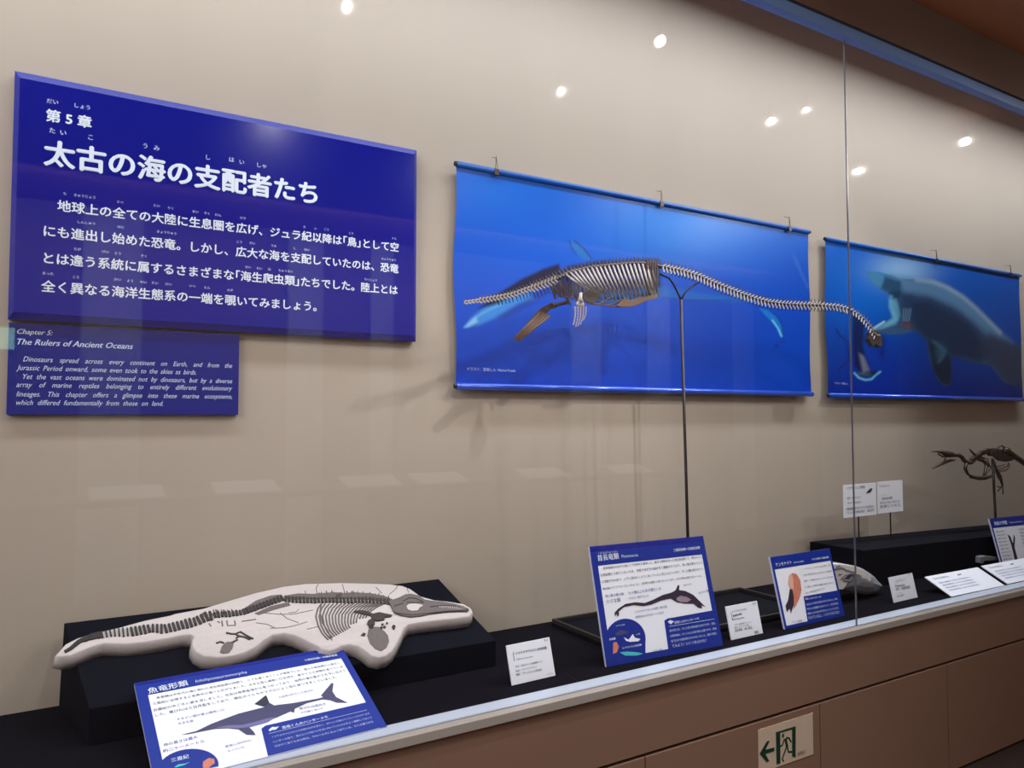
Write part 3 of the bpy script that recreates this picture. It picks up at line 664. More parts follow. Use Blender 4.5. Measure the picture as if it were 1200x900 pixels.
ff = obj('far_flipper', G().tube([PY(*q, YS+.03) for q in S1([(800, 540), (740, 555), (690, 570)])], [.009, .008, .012], 7).prism([PY(*q, YS+.03) for q in S1([(600, 590), (690, 540), (720, 560), (650, 620), (560, 690), (500, 700)])], (0, .006, 0)), M_skd, pk)
for k in range(4):
    obj('finger', G().tube([PY(*q, YS+.028) for q in S1([(600+k*22, 620+k*8), (500+k*14, 720+k*8), (400+k*12, 815+k*7)])], [.0075, .006, .003], 6), M_skb, ff, smooth=True)
hd = obj('skull', G().prism([PY(*q, YS-.012) for q in Z(6.43, (960, 330), [(385, 385), (410, 360), (450, 375), (475, 420), (480, 480), (455, 495), (430, 470), (405, 490), (385, 455), (375, 430)])], (0, .024, 0)), M_skd, pk, bevel=.003)
obj('jaw', G().tube([PY(*q, YS-.014) for q in Z(6.43, (960, 330), [(400, 370), (430, 400), (460, 405)])], .003, 5), M_sk, hd)
st = thing('skeleton_stand', 'thin dark forked rod holding up the long-necked skeleton', 'stand', PY(806, 640, YS))
zt = ZD+.018
bp = PY(806, 628, YS); top_ = PY(798, 351, YS)
obj('rod', G().tube([(bp[0]+.006, YS, zt), bp, top_], .0062, 10), M_pole, st, smooth=True)
obj('fork_arm', G().tube([PY(*q, YS) for q in S2([(885, 535), (850, 460), (820, 400), (780, 345), (700, 308)])], .0042, 8), M_pole, st, smooth=True)
obj('fork_arm', G().tube([PY(*q, YS) for q in S2([(885, 535), (925, 465), (970, 425), (1045, 383)])], .0040, 8), M_pole, st, smooth=True)
obj('foot', G().tube([(bp[0]+.006, YS, zt), (bp[0]+.006, YS, zt+.012)], .022, 14), M_pole, st)
# low black base tray under the rod
tr = thing('stand_base_tray', 'low black tray with a pale rim lying under the skeleton rod', 'base', (2.2, 2.3, ZD))
bx = (1.72, 2.80, 2.12, 2.54)
obj('bottom_board', G().box(bx[0], bx[1], bx[2], bx[3], ZD, ZD+.012), M_black, tr)
for a in ((bx[0], bx[1], bx[2], bx[2]+.012), (bx[0], bx[1], bx[3]-.012, bx[3]), (bx[0], bx[0]+.012, bx[2]+.0125, bx[3]-.0125), (bx[1]-.012, bx[1], bx[2]+.0125, bx[3]-.0125)):
    obj('rim', G().box(*a, ZD+.0125, ZD+.03), M_blackedge, tr, bevel=.002)

# ------------------------------------------------------------------ tilted information panels and cards
def tilted(name, label, cat, x, y, yaw, tl, W, H, th=.008, z=ZD+.001, m=M_card, side=M_pedge, group=None, prop=True):
    t = thing(name, label, cat, (x, y, z), (-math.radians(tl), 0, math.radians(yaw)), group)
    obj('board', G().box(0, W, 0, th, 0, H), side, t, local=True, bevel=.0008)
    obj('printed_face', G().box(0.0005, W-.0005, -.0006, -.0001, .0005, H-.0005), m, t, local=True)
    if prop and tl < 40:                            # folded strut behind
        a = math.radians(tl); yb = H*.42*math.sin(a); zb = H*.42*math.cos(a)
        s = G().box(W*.42, W*.58, 0, .003, 0, 1)
        R_ = ROOTM[t.name].inverted()@Matrix.Translation((x, y, z))@Euler((0, 0, math.radians(yaw))).to_matrix().to_4x4()
        c = [R_@Vector(q) for q in [(W*.42, yb+.008, zb), (W*.58, yb+.008, zb), (W*.58, yb+.011, zb), (W*.42, yb+.011, zb), (W*.42, yb+.022, .001), (W*.58, yb+.022, .001), (W*.58, yb+.025, .001), (W*.42, yb+.025, .001)]]
        obj('strut', G().hexa(c), side, t, local=True)
    return t
def fr(t, W, H, quad=None):
    """photo pixel -> local (u, v) on the panel face"""
    if quad: h = homog(quad, [(0, H), (W, H), (W, 0), (0, 0)]); return lambda x, y: h(x, y)
    Mx = ROOTM[t.name]; Mi = Mx.inverted(); nn = Mx.to_3x3()@Vector((0, -1, 0)); o_ = Mx.translation
    def f(x, y):
        d = Vector(ray(x, y)); e = Vector(EYE); s = (o_-e).dot(nn)/d.dot(nn); q = Mi@(e+d*s); return q.x, q.z
    return f
def poly2(t, nm, pts, m, e0=.0006, th=.0003): return obj(nm, G().prism([(u, -e0, v) for u, v in pts], (0, -th, 0)), m, t, local=True)
def L2(t, f, s, a, b_, m, bold=.01, eps=.0014, size=None, **k):
    ua, va = f(*a); ub, vb = f(*b_)
    return text(t, s, ua, va, m, width=math.hypot(ub-ua, vb-va), bold=bold, eps=eps, rot=math.atan2(vb-va, ub-ua), size=size, **k)
def round_rect(u0, u1, v0, v1, r, corners=(1, 1, 1, 1)):
    out = []
    for (cx, cy, a0, on) in ((u1-r, v1-r, 0, corners[1]), (u0+r, v1-r, 90, corners[0]), (u0+r, v0+r, 180, corners[3]), (u1-r, v0+r, 270, corners[2])):
        if on: out += [(cx+r*math.cos(math.radians(a0+k*22.5)), cy+r*math.sin(math.radians(a0+k*22.5))) for k in range(5)]
        else: out.append((cx+r*(1 if a0 in (0, 270) else -1), cy+r*(1 if a0 in (0, 90) else -1)))
    return out
PMf = print_mat('panel_picture_print', .4)
def shaded(t, f, nm, pts, base, dark, light, eps=.0011, n=90):
    """small printed picture: polygon filled with soft tones, given in panel units"""
    us = [q[0] for q in pts]; vs = [q[1] for q in pts]; u0, u1, v0, v1 = min(us), max(us), min(vs), max(vs)
    tri = G().prism([(u, -eps, v) for u, v in pts], (0, -.0002, 0)); o = obj(nm, tri, base, t, local=True)
    return o
M_ich = mat('grey_reptile_print', (66, 66, 104), .5, var=.2, scale=25)
M_ich2 = mat('dark_reptile_print', (48, 36, 58), .5, var=.2, scale=30)
M_belly = mat('pale_belly_print', (150, 132, 150), .5, var=.2, scale=40)

# --- the ichthyosaur panel (lies low in front of the plinth)
W, H = .575, .36
ip = tilted('ichthyosaur_info_panel', 'blue and white information panel with a dolphin-like swimmer, in front of the cast', 'information panel', .207, 1.918, 3.2, 68.5, W, H, z=ZD+.004, prop=False)
f = fr(ip, W, H, [(144, 807), (388, 767), (461, 855), (190, 911)])
I1 = lambda q: Z(6.43, (140, 760), q); I2 = lambda q: Z(6.43, (290, 750), q)
obj('blue_border', G().box(0, W, -.0012, -.0007, H*.845, H).box(0, .026, -.0012, -.0007, 0, H*.845).box(W-.020, W, -.0012, -.0007, 0, H*.845), M_pblue, ip, local=True)
obj('title_glare_rim', G().box(.004, W-.004, -.0016, -.0013, H*.965, H*.995), M_blueedge, ip, local=True)
L2(ip, f, '魚竜形類', (163, 818), (208, 809), M_white, .018, eps=.002); L2(ip, f, 'Ichthyosauromorpha', (216, 807), (276, 797), M_white2, .0, eps=.002, shear=.2)
L2(ip, f, '三畳紀前期〜白亜紀後期', (345, 784), (385, 778), M_white, .015, eps=.002)
tx = ['魚竜類は中生代の海に現れた海生爬虫類の仲間で、とても速く泳ぐことが得意でした。陸上の爬虫類から進化し、', '三畳紀に出現すると世界中の海へと広がりました。大きな目と細長い口を持ち、魚やイカの仲間を食べていま', '白亜紀の中ごろに姿を消しました。化石は世界各地から見つかっており、当時の海の豊かさを今に伝えて', 'した。尾びれは三日月型をしており、現在のイルカやマグロとよく似た体つきをしていました。']
lf = lambda k: ((I1([(215, 408)])[0], I2([(655, 232)])[0]), (I1([(195, 448)])[0], I2([(672, 262)])[0]), (I1([(212, 490)])[0], I2([(700, 290)])[0]), (I1([(232, 524)])[0], I2([(640, 335)])[0]))[k]
for k in range(4): L2(ip, f, tx[k], *lf(k), M_ink, .012)
for s, a, b_ in (('するどい歯が並ぶ細長い口', I1([(398, 553)])[0], I1([(745, 490)])[0]), ('大きな目', I1([(412, 582)])[0], I1([(522, 562)])[0]), ('体の長さは最大', I1([(335, 722)])[0], I1([(580, 670)])[0]), ('約二十一メートル', I1([(340, 762)])[0], I1([(640, 698)])[0]),
                 ('前あしはひれに', I1([(805, 738)])[0], I1([(1000, 695)])[0]), ('なっていた', I1([(828, 768)])[0], I1([(950, 742)])[0]), ('三日月の形をした背びれ', I2([(190, 475)])[0], I2([(460, 425)])[0]), ('尾びれは縦向き', I2([(370, 555)])[0], I2([(575, 522)])[0]), ('で力強く泳いだ', I2([(385, 582)])[0], I2([(565, 550)])[0])):
    L2(ip, f, s, a, b_, M_inkblue, .008)
def fp(pts): return [(min(max(u, .001), W-.001), min(max(v, .001), H-.001)) for u, v in (f(*q) for q in pts)]
poly2(ip, 'swimmer_print', fp(I1([(452, 648), (560, 625), (660, 580), (760, 545), (860, 512), (960, 490), (1055, 470), (970, 448), (1050, 390), (1085, 440), (1130, 460)]) +
      I2([(190, 520), (300, 510), (400, 495), (500, 480), (545, 470), (525, 458), (595, 372), (612, 375), (612, 430), (650, 470), (750, 510), (660, 508), (600, 490), (540, 485), (420, 510), (330, 548), (330, 575), (300, 565), (200, 605), (60, 650)]) + I1([(1050, 585), (960, 605), (1000, 635), (1020, 658), (950, 655), (880, 618), (800, 610), (700, 612), (600, 628), (500, 645)])), M_ich, .0013)
poly2(ip, 'belly_print', fp(I1([(700, 606), (800, 590), (900, 590), (1000, 570), (1100, 545), (1150, 540), (1100, 572), (1050, 585), (960, 605), (880, 612), (800, 609)])), mat('violet_belly_print', (112, 108, 160), .5), .0016)
poly2(ip, 'fin_print', fp(I1([(975, 448), (1048, 390), (1060, 400), (1085, 440), (1060, 462), (1020, 455)])), M_ink, .0017)
cc = [I1([(325 + 225*(1-math.cos(a)) if False else 548+225*math.cos(a), 860-118*math.sin(a)*(1 if True else 1))])[0] for a in [math.pi*k/16 for k in range(17)]]
poly2(ip, 'blue_circle', fp(cc+I1([(325, 930), (770, 860)])[:1]), M_pblue, .0013)
L2(ip, f, '三畳紀', I1([(412, 826)])[0], I1([(540, 800)])[0], M_white, .015, eps=.002)
poly2(ip, 'teal_fish_print', fp(I1([(440, 860), (470, 842), (520, 838), (550, 830), (510, 850), (460, 862)])), M_teal, .0018)
poly2(ip, 'shell_print', fp(I1([(650, 830), (690, 805), (730, 812), (742, 840), (710, 862), (690, 885), (655, 865)])), M_orange, .0018)
poly2(ip, 'blue_box', fp(I2([(92, 680), (120, 660), (915, 505), (1090, 700), (200, 900)])), M_pblue, .0013)
L2(ip, f, '恐竜くんのハンターメモ', I2([(258, 685)])[0], I2([(610, 612)])[0], M_white, .02, eps=.002)
poly2(ip, 'bone_emblem', fp(I2([(150, 690), (175, 670), (200, 672), (228, 668), (205, 690), (180, 690), (160, 700)])), M_white, .0018)
gg = G()
a, b_ = I2([(155, 715)])[0], I2([(915, 562)])[0]
gg.tube([(f(*a)[0], -.0018, f(*a)[1]), (f(*b_)[0], -.0018, f(*b_)[1])], .0006, 4); obj('rule_line', gg, M_white, ip, local=True)
for s, a, b_ in (('イクチオサウルスなどの仲間の化石を見ると、赤ちゃんを産んでいたことがわかります', (185, 745), (945, 590)), ('ハンターの目で、体のどこが海での生活に向いていたのかをよく観察してみよう', (200, 778), (965, 618)), ('すばやく泳ぐための形は、今のイルカにもよく似ている。どこが違うかな', (220, 808), (985, 648))):
    L2(ip, f, s, I2([a])[0], I2([b_])[0], M_white2, .012, eps=.002)

# --- the plesiosaur panel
W, H = .516, .399
pp = tilted('plesiosaur_info_panel', 'blue and white information panel picturing a long-necked swimmer, at the rod foot', 'information panel', 1.596, 2.031, -3.8, 14.7, W, H, th=.010)
f = fr(pp, W, H, [(690, 641), (824, 628), (847, 758), (711.5, 782.5)])
Q = lambda q: Z(5.294, (680, 620), q)
obj('blue_border', G().box(0, W, -.0012, -.0007, H*.83, H).box(0, .024, -.0012, -.0007, 0, H*.83).box(W-.022, W, -.0012, -.0007, 0, H*.83).box(.024, W-.022, -.0012, -.0007, 0, .022), M_pblue, pp, local=True)
obj('title_glare_rim', G().box(.004, W-.004, -.0016, -.0013, H*.955, H*.995), M_blueedge, pp, local=True)
L2(pp, f, '首長竜類', *Q([(106, 200), (238, 185)]), M_white, .018, eps=.002); L2(pp, f, 'Plesiosauria', *Q([(254, 182), (356, 172)]), M_white2, 0, eps=.002)
L2(pp, f, '三畳紀後期〜白亜紀末期', *Q([(578, 142), (742, 124)]), M_white, .015, eps=.002)
L2(pp, f, 'くび ながりゅう るい', *Q([(108, 160), (228, 147)]), M_white2, .0, eps=.002)
for s, a, b_ in (('首長竜類は中生代の海にいて世界中で繁栄した、極めて特徴を持った海生爬虫類です。現生のどん', (140, 255), (755, 182)), ('な爬虫類とも似ていないため、生態や泳ぎ方の謎が多く議論されており、長い首は魚をとらえ', (125, 298), (760, 218)),
                 ('に四肢がひれ状で、上下に羽ばたくように泳いでいたと考えられています。多くの種が知られてい', (132, 340), (765, 258)), ('南北極のアジアやヨーロッパのように、全世界の地層から見つかっています。大きな物は全長十五メートル。', (140, 383), (755, 300))):
    L2(pp, f, s, *Q([a, b_]), M_ink, .012)
for s, a, b_ in (('長い首の骨の数', (155, 430), (270, 415)), ('七十個以上もある種もいる', (298, 412), (500, 382)), ('小さな頭', (162, 466), (250, 455)), ('するどい歯がならぶ', (302, 443), (425, 425)), ('四枚のひれ足', (640, 360), (690, 350)), ('みじかい尾', (735, 410), (795, 395)), ('エラスモサウルスの仲間（復元図）', (340, 528), (538, 493)), ('全長はおよそ七メートルほど', (342, 560), (520, 530)), ('イラスト 復元', (445, 768), (510, 758))):
    L2(pp, f, s, *Q([a, b_]), M_inkblue, .008)
def fp2(pts): return [(min(max(u, .001), W-.001), min(max(v, .001), H-.001)) for u, v in (f(*q) for q in Q(pts))]
poly2(pp, 'swimmer_print', fp2([(215, 548), (213, 525), (235, 500), (280, 470), (340, 460), (400, 465), (450, 445), (510, 415), (565, 400), (590, 385), (605, 352), (613, 355), (612, 385), (650, 390), (700, 415), (745, 460), (775, 490), (750, 480), (755, 500), (730, 495), (700, 470), (650, 470), (600, 462), (560, 438), (500, 450), (440, 475), (390, 485), (330, 478), (270, 490), (238, 518), (240, 540), (228, 550), (228, 530)]), M_ich2, .0013)
poly2(pp, 'belly_print', fp2([(595, 435), (620, 420), (660, 428), (685, 445), (660, 462), (620, 460), (598, 450)]), M_belly, .0017)
ell = [(280+122*math.cos(a), 690-128*math.sin(a)) for a in [math.pi*k/20 for k in range(-8, 25)]]
poly2(pp, 'blue_circle', fp2([(165, 835), (165, 660)]+[(281+124*math.cos(a), 690-128*math.sin(a)) for a in [math.pi*(1-k/20) for k in range(1, 22)]]+[(404, 790), (380, 800)]), M_pblue, .0014)
poly2(pp, 'green_fish_print', fp2([(245, 770), (290, 765), (350, 770), (390, 778), (350, 790), (280, 790)]), M_teal, .0019)
poly2(pp, 'whale_print', fp2([(270, 678), (300, 692), (325, 658), (338, 680), (372, 688), (360, 702), (310, 706), (285, 700)]), M_card, .0019)
poly2(pp, 'shell_print', fp2([(205, 710), (225, 705), (240, 735), (228, 770), (205, 780)]), M_orange, .0019)
poly2(pp, 'dolphin_print', fp2([(215, 655), (250, 635), (290, 640), (300, 650), (260, 662), (225, 668)]), M_ich, .0019)
for s, a, b_ in (('モササウルス類', (222, 612), (275, 602)), ('魚竜類', (182, 697), (220, 690)), ('カメ類', (345, 665), (370, 660)), ('カイヤタイルス首長竜類', (262, 750), (380, 728))): L2(pp, f, s, *Q([a, b_]), M_white, .02, eps=.0022)
poly2(pp, 'blue_box', fp2([(520, 575), (540, 562), (832, 510), (880, 520), (880, 700), (850, 720), (545, 755)]), M_pblue, .0014)
L2(pp, f, '恐竜くんのハンターメモ', *Q([(583, 595), (735, 568)]), M_white, .02, eps=.0022)
poly2(pp, 'bone_emblem', fp2([(540, 583), (555, 572), (578, 580), (560, 598)]), M_white, .0019)
a, b_ = Q([(548, 612), (828, 566)]); obj('rule_line', G().tube([(f(*a)[0], -.002, f(*a)[1]), (f(*b_)[0], -.002, f(*b_)[1])], .0005, 4), M_white, pp, local=True)
for s, a, b_ in (('首の長さは、そこに並ぶ骨の数で決まります。現在', (552, 645), (835, 598)), ('の哺乳類は、キリンも人も首の骨は七個ですが、首長', (556, 678), (842, 630)), ('竜では七十個を超えるものがいました。展示で数え', (562, 710), (845, 660)), ('てみよう！いくつあるかな？', (568, 742), (780, 706))): L2(pp, f, s, *Q([a, b_]), M_white2, .014, eps=.0022)

# --- the ammonite panel
W, H = .382, .281
ap = tilted('ammonite_info_panel', 'blue and white information panel picturing an orange coiled shell creature', 'information panel', 2.478, 2.018, .5, 14, W, H, th=.009)
f = fr(ap, W, H, [(902, 653), (972, 643), (990.5, 722), (920, 738)])
Q = lambda q: Z(6, (840, 630), q)
obj('blue_border', G().box(0, W, -.0012, -.0007, H*.82, H).box(0, .012, -.0012, -.0007, 0, H*.82).box(W-.012, W, -.0012, -.0007, 0, H*.82).box(.012, W-.012, -.0012, -.0007, 0, .012), M_pblue, ap, local=True)
L2(ap, f, 'アンモナイト', *Q([(413, 205), (525, 185)]), M_white, .018, eps=.002); L2(ap, f, 'Ammonoidea', *Q([(540, 183), (610, 172)]), M_white2, 0, eps=.002)
L2(ap, f, 'デボン紀前期〜白亜紀末期', *Q([(668, 162), (785, 145)]), M_white, .015, eps=.002)
for k, s in enumerate(('アンモナイトは、イカやタコに近い仲間で、古生', '代から中生代の海で大いに栄えました。殻の形は', '多様で、うず巻きのものから、まっすぐなものま', 'で、化石として世界中の地層から数多く見つかっ', 'ており、時代を知る手がかりです。')):
    L2(ap, f, s, *Q([(608+k*3, 228+k*43), ((800 if k < 4 else 730)+k*8, 200+k*41)]), M_ink, .012)
fa = fp2
poly2(ap, 'shell_print', fa([(505, 270), (530, 250), (560, 258), (585, 300), (595, 370), (580, 430), (555, 480), (540, 500), (530, 400), (520, 365), (500, 330)]), M_orange, .0013)
poly2(ap, 'pale_shell_print', fa([(505, 275), (525, 256), (535, 300), (540, 360), (525, 362), (503, 330)]), mat('pale_orange_print', (222, 178, 160), .5), .0017)
poly2(ap, 'tentacle_print', fa([(512, 360), (530, 370), (540, 420), (540, 470), (520, 535), (510, 500), (490, 525), (482, 480), (500, 440)]), M_ich2, .0017)
poly2(ap, 'blue_box', fa([(610, 415), (860, 370), (893, 550), (640, 600)]), M_pblue, .0014)
L2(ap, f, '恐竜くんのハンターメモ', *Q([(622, 440), (735, 422)]), M_white, .02, eps=.002)
for k, s in enumerate(('化石のうず巻きの数をかぞえてみよう。殻の', '中は小さな部屋に分かれていて、浮き沈みを', '調節しながら海の中をただよっていたと考え', 'られているよ。くらべてみてね！')):
    L2(ap, f, s, *Q([(630+k*5, 480+k*32), (850+k*4, 437+k*32)]), M_white2, .014, eps=.002)
L2(ap, f, 'イラスト 復元画', *Q([(525, 605), (600, 592)]), M_inkblue, .0)

# --- three small standing cards
def card(label, x, y, yaw, tl, W, H, quad, lines, s, off, group='small white specimen cards'):
    t = tilted('specimen_card', label, 'label card', x, y, yaw, tl, W, H, th=.004, side=M_card, group=group)
    f = fr(t, W, H, quad)
    for st_, a, b_, bold in lines: L2(t, f, st_, *Z(s, off, [a, b_]), M_ink, bold)
    return t, f
t, f = card('white specimen card standing between the cast plinth and the long-necked swimmer panel', 1.234, 2.046, 1.9, 16.2, .169, .120, [(593, 757), (644, 747), (651, 792.5), (600, 804)],
     [('イクチオサウルス 全身骨格', (210, 368), (628, 290), .02), ('Ichthyosaurus communis', (225, 438), (440, 400), 0), ('年代：中生代ジュラ紀前期のころ', (212, 540), (565, 468), .01), ('産地：イギリス ドーセット', (218, 596), (495, 534), .01), ('複製：ブラックヒルズ研究所', (222, 645), (560, 578), .01), ('レプリカ', (635, 640), (705, 622), 0), ('5-1', (598, 196), (638, 186), .01)], 11.25, (585, 735))
a, b_ = Z(11.25, (585, 735), [(182, 330), (196, 450)]); obj('side_bar', G().tube([(f(*a)[0], -.0012, f(*a)[1]), (f(*b_)[0], -.0012, f(*b_)[1])], .0008, 4), M_ink, t, local=True)
t, f = card('white specimen card standing between the two upright blue information panels', 2.187, 2.027, .2, 12.8, .175, .122, [(850, 711), (887, 705), (894, 742), (857, 751)],
     [('エラスモサウルス科の', (340, 522), (495, 495), .01), ('首長竜の骨格', (350, 568), (445, 545), .03), ('Elasmosauridae', (345, 604), (470, 584), 0), ('年代：後期白亜紀カンパニアン', (372, 660), (550, 628), .01), ('産地：北アメリカ大陸', (368, 694), (520, 662), .01), ('全身骨格：縮小模型', (368, 728), (555, 690), .01), ('模型', (580, 745), (620, 735), .0), ('5-2', (560, 448), (592, 440), .01)], 9, (820, 660))
a, b_ = Z(9, (820, 660), [(330, 515), (345, 605)]); obj('side_bar', G().tube([(f(*a)[0], -.0012, f(*a)[1]), (f(*b_)[0], -.0012, f(*b_)[1])], .0008, 4), M_ink, t, local=True)
card('white specimen card standing right of the glass joint, beside the pale shell fossil', 3.249, 2.045, 1.5, 12.2, .192, .111, [(1041, 677), (1069, 672), (1075, 700), (1048, 707)],
     [('パラプゾシア', (595, 372), (690, 350), .01), ('Parapuzosia', (595, 415), (690, 400), 0), ('年代：白亜紀前期', (600, 450), (740, 425), .01), ('産地：マダガスカル共和国', (606, 484), (660, 474), .01), ('標本：実物化石', (612, 515), (680, 498), .01), ('5-3', (725, 298), (745, 292), .01)], 8.571, (980, 640))

# --- the far right panel and two low sloping sheets
W, H = .50, .27
dp = tilted('bird_info_panel', 'blue and white information panel at the right edge, below the bird skeleton', 'information panel', 4.52, 2.204, -5, 14, W, H, th=.009)
f = fr(dp, W, H)
obj('blue_border', G().box(0, W, -.0012, -.0007, H*.80, H).box(0, .012, -.0012, -.0007, 0, H*.80).box(W-.012, W, -.0012, -.0007, 0, H*.80), M_pblue, dp, local=True)
text(dp, '海鳥の仲間', .03, H*.855, M_white, size=.024, bold=.03, eps=.002); text(dp, 'Hesperornithiformes', .17, H*.86, M_white2, size=.015, bold=0, eps=.002, shear=.2)
for k in range(9): text(dp, '翼を失い泳ぎの', .03, H*.70-k*.019, M_ink, size=.011, eps=.0012); text(dp, '世界最古の潜水する鳥として知られた大型の海鳥で、', .24, H*.70-k*.019, M_ink, size=.0105, eps=.0012)
poly2(dp, 'dark_silhouette_print', [(.125, .02), (.155, .02), (.157, .10), (.185, .15), (.182, .17), (.152, .12), (.145, .16), (.125, .175), (.132, .12), (.13, .07)], M_ink, .0013)
def lowsheet(label, x, y, W, H):
    t = tilted('sloping_label_sheet', label, 'label sheet', x, y, -1, 62, W, H, th=.004, side=M_card, prop=False, group='low sloping label sheets')
    text(t, '石の中に残る翼のあと', W*.08, H*.80, M_ink, size=.013, eps=.0012); poly2(t, 'bird_print', [(W*.50, H*.80), (W*.53, H*.84), (W*.60, H*.84), (W*.57, H*.80)], M_ink, .0010)
    for k in range(4): text(t, '白亜紀の海岸線に暮らした鳥たちの化石は世界各地から', W*.08, H*.60-k*.018, M_inkblue, size=.0105, eps=.0012)
    return t
lowsheet('white sloping label sheet left of its twin, beside the standing card', 3.59, 1.975, .46, .145)
lowsheet('white sloping label sheet at the right edge, below the bird panel', 4.10, 1.975, .46, .145)

# ------------------------------------------------------------------ right hand plinth, shell fossil, bird
zt2 = .909
rp = thing('low_black_plinth', 'low black box plinth behind the standing card, right of glass joint', 'plinth', (3.9, 2.4, ZD))
obj('box', G().hexa([(3.378, 2.28, ZD), (5.4, 2.28, ZD), (5.4, 2.585, ZD), (3.378, 2.585, ZD), (3.378, 2.28, zt2), (5.4, 2.28, zt2-.05), (5.4, 2.585, zt2-.05), (3.378, 2.585, zt2)]), M_black, rp, bevel=.003)
R3 = lambda q: Z(8.571, (980, 640), q)
rk = thing('shell_fossil_block', 'white and grey fossil shell block lying beside the ammonite panel', 'fossil', PY(1000, 690, 2.2)); rk.location[2] = ZD
ROOTM[rk.name] = Matrix.Translation(rk.location)
def lens(out, y0, dome, zc, m, nm, k=5):
    pts = [np.array(PY(*q, y0)) for q in out]; c = sum(pts)/len(pts); n = len(pts); g = G()
    for j in range(k):
        t = j/(k-1)*math.pi/2; s = math.cos(t)*.98+.02
        g.add([(c[0]+(q[0]-c[0])*s, y0-dome*math.sin(t), c[2]+(q[2]-c[2])*s) for q in pts], [])
    for j in range(k-1):
        for i in range(n): g.f.append((j*n+i, j*n+(i+1) % n, (j+1)*n+(i+1) % n, (j+1)*n+i))
    g.f.append(tuple((k-1)*n+i for i in range(n)))
    b0 = len(g.v); g.add([(q[0], y0+.07, q[2]) for q in pts], [])
    for i in range(n): g.f.append((i, b0+i, b0+(i+1) % n, (i+1) % n))
    g.f.append(tuple(range(b0, b0+n))[::-1])
    return obj(nm, g, m, rk, smooth=False)
lens(R3([(-60, 175), (0, 172), (90, 180), (180, 195), (240, 215), (310, 260), (360, 300), (400, 350), (450, 400), (380, 475), (300, 490), (200, 478), (100, 455), (20, 440), (-60, 430)]), 2.19, .05, 0, M_rockg, 'stone')
gm = G()
for pp_ in ([(-60, 180), (0, 177), (90, 185), (180, 200), (240, 220), (300, 258), (355, 305), (350, 350), (290, 380), (262, 350), (250, 300), (215, 285), (190, 300), (165, 270), (130, 290), (60, 345), (120, 360), (100, 400), (70, 435), (-10, 438), (-60, 425)],):
    gm.prism([PY(*q, 2.142) for q in R3(pp_)], (0, .03, 0))
obj('white_shell', gm, M_rockw, rk, bevel=.006)
gg = G()
for l in ([(-20, 230), (60, 215), (100, 240), (180, 262)], [(50, 330), (90, 290), (140, 280), (190, 275)], [(70, 340), (130, 350), (160, 310)], [(30, 285), (60, 280)], [(0, 210), (40, 195)]): gg.tube([PY(*q, 2.140) for q in R3(l)], .004, 5, .5)
obj('shell_seams', gg, M_rockg, rk)
# small grey block by the bird panel
sb = obj('grey_stone_block', G().prism([PY(*q, 2.25) for q in Z(7.5, (1080, 600), [(520, 395), (560, 385), (660, 395), (670, 425), (600, 430), (560, 432), (535, 458), (520, 450)])], (0, .03, 0)), M_rockg, bevel=.004)
tag(sb, 'small grey stone piece beside the right-hand blue panel', 'stone')
for v in sb.data.vertices: v.co.z -= 0
# two little signs on rods
def rodsign(label, a, b_, c, rod_bot, lines):
    Y = 2.44; q0 = PY(*a, Y); q1 = PY(*b_, Y); q2 = PY(*c, Y)
    t = thing('rod_sign', label, 'label card', (q0[0], Y, ZD), group='white cards raised on rods')
    obj('card', G().box(q0[0], q1[0], Y-.002, Y+.002, q2[2], q0[2]), M_card, t)
    xr = PY(*rod_bot, Y)[0]
    obj('rod', G().tube([(xr, Y+.006, zt2), (xr, Y+.006, q2[2]+.03)], .0035, 7), M_pole, t)
    for s, p0, p1 in lines:
        u0 = PY(*p0, Y); u1 = PY(*p1, Y); text(t, s, u0[0]-q0[0], u0[2]-ZD, M_ink, width=u1[0]-u0[0], bold=.012, eps=.003)
    return t, Y, q0
zz = lambda q: Z(5, (960, 540), q)
t, Y, q0 = rodsign('white card on a rod, left one of two, crossed by the glass joint', (988, 568.5), (1026, 563.5), (990, 607), (1008, 640), [('イクチオルニス骨格', *zz([(160, 168), (265, 160)])), ('全長：約三十センチ', *zz([(160, 225), (240, 218)])), ('鳥に近い仲間の海鳥です', *zz([(165, 252), (245, 244)])), ('白亜紀後期の北アメリカの海辺に', *zz([(155, 290), (320, 276)])), ('くらした空を飛ぶ鳥で、歯があり', *zz([(155, 312), (320, 297)]))])
obj('bird_print', G().prism([(q[0], Y-.0025, q[2]) for q in [PY(*k, Y) for k in zz([(270, 192), (285, 172), (300, 160), (310, 163), (302, 180), (292, 188), (280, 188)])]], (0, -.0004, 0)), M_ink, t)
t, Y, q0 = rodsign('white card on a rod, right one of two, right of the glass joint', (1028, 564.8), (1057, 561), (1029, 602), (1045.5, 640), [('ヘスペロルニス', *zz([(348, 155), (410, 148)])), ('全長：一・五メートル', *zz([(365, 205), (400, 200)])), ('潜水鳥の仲間', *zz([(365, 228), (425, 222)])), ('歯があるくちばしで魚をとらえ', *zz([(355, 252), (470, 240)])), ('海で暮らしていました。', *zz([(355, 276), (475, 262)]))])
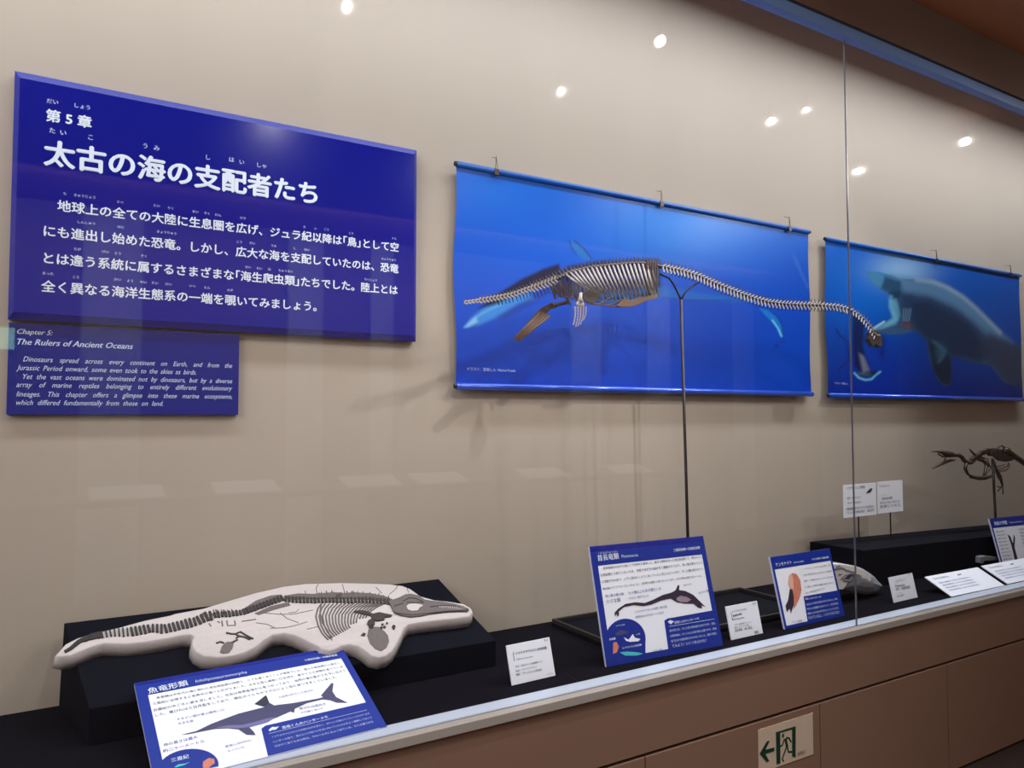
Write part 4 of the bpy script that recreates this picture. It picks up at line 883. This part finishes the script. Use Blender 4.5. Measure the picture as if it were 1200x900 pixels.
# toothed bird skeleton
YB = 2.40
bk = thing('bird_skeleton', 'small dark toothed-bird skeleton with open beak on a rod, far right', 'skeleton', PY(1163, 535, YB))
B = lambda q: [PY(*k, YB) for k in Z(8.183, (1080, 510), q)]
def bt(nm, pts, r, n=6, m=M_bird, par=bk, dy=0): return obj(nm, G().tube([(q[0], q[1]+dy, q[2]) for q in B(pts)], r, n), m, par, smooth=True)
sk = bt('skull', [(95, 157), (150, 155), (200, 165), (245, 180), (290, 185), (315, 190)], [.002, .006, .011, .020, .017, .009], 8)
bt('cheek_bone', [(160, 180), (200, 205), (235, 205), (290, 205)], .005, par=sk); bt('jaw_hinge', [(238, 200), (222, 235), (215, 262)], .0045, par=sk)
bt('lower_jaw', [(108, 320), (160, 290), (215, 262), (270, 243), (325, 238)], [.003, .008, .011, .009, .003], par=sk)
for q, d, s in resample([(315, 190), (350, 188), (385, 208), (405, 240), (440, 262), (475, 262), (500, 240), (520, 215)], 17):
    obj('neck_vertebra', G().ell(B([tuple(q)])[0], .015, .012, .013, 8, 5), M_bird, bk, smooth=True)
for q, d, s in resample([(480, 235), (520, 205), (565, 180), (610, 160), (660, 148), (710, 150)], 19):
    obj('back_vertebra', G().ell(B([tuple(q)])[0], .014, .012, .015, 8, 5), M_bird, bk, smooth=True)
bt('back_ridge', [(560, 165), (620, 140), (700, 138), (760, 150)], .010)
bt('shoulder_blade', [(460, 130), (480, 160), (520, 195), (580, 215), (640, 230)], [.003, .006, .008, .006, .003])
bt('wing_bone', [(540, 225), (600, 250), (650, 300)], [.012, .010, .006])
bt('breastbone', [(410, 270), (402, 320), (425, 370), (470, 400), (540, 412), (600, 405), (660, 390)], [.010, .010, .008, .010, .013, .014, .007], dy=-.01)
bt('breast_keel', [(470, 400), (560, 418), (640, 400)], .009)
obj('pelvis', G().prism([(q[0], YB-.012, q[2]) for q in B([(640, 165), (700, 135), (740, 150), (800, 190), (860, 215), (865, 240), (800, 255), (740, 245), (690, 205), (650, 200)])], (0, .024, 0)), M_bird, bk, bevel=.004)
bt('hip_knob', [(790, 150), (820, 150), (830, 165)], [.016, .024, .016], 8); bt('hip_ring', [(730, 150), (735, 110), (770, 100), (800, 125)], .005)
bt('tail', [(820, 155), (880, 195), (940, 235), (990, 275), (1060, 330)], [.020, .018, .017, .015, .008], 7)
for k, pts in enumerate(([(560, 215), (610, 290), (600, 345), (590, 390)], [(590, 225), (640, 290), (620, 345), (600, 385)], [(630, 240), (665, 310), (640, 350), (610, 380)], [(700, 330), (760, 320), (820, 300), (835, 270)], [(700, 350), (770, 335), (825, 325), (845, 290), (830, 265)], [(700, 300), (740, 300), (800, 280)], [(640, 300), (690, 310), (700, 340)], [(690, 365), (760, 352), (820, 340)])):
    bt('rib', pts, .0028, 5)
lg = bt('leg', [(690, 250), (715, 320), (745, 395), (765, 440), (776, 490)], [.008, .006, .014, .008, .005])
bt('toe', [(776, 490), (750, 500), (725, 490)], .003, par=lg); bt('toe', [(776, 490), (750, 515), (730, 538)], .0035, par=lg); bt('toe', [(776, 490), (782, 530), (780, 570)], .003, par=lg)
bs = thing('bird_stand', 'thin dark rod carrying the toothed-bird skeleton', 'stand', (float(B([(700, 700)])[0][0]), YB, .88))
t0, t1 = B([(680, 225)])[0], B([(712, 850)])[0]
obj('rod', G().tube([(t1[0]+.004, YB, .875), t1, t0], .0075, 9), M_pole, bs, smooth=True)
obj('foot', G().tube([(t1[0]+.004, YB, .872), (t1[0]+.004, YB, .884)], .03, 14), M_pole, bs)

# scraps of tape left on the deck
for (a, b_, lab) in (((664, 790), (677, 798), 'tiny strip of pale tape on the black deck, right of the first card'), ((404, 836), (422, 831), 'tiny scrap of pale tape on the black deck near the sloping panel')):
    p0 = P(*a, 'z', ZD); p1 = P(*b_, 'z', ZD)
    tag(obj('tape_strip', G().prism([(p0[0], p0[1], ZD+.0005), (p1[0], p1[1], ZD+.0005), (p1[0], p1[1]-.005, ZD+.0005), (p0[0], p0[1]-.005, ZD+.0005)], (0, 0, .0006)), M_blackedge), lab, 'tape')
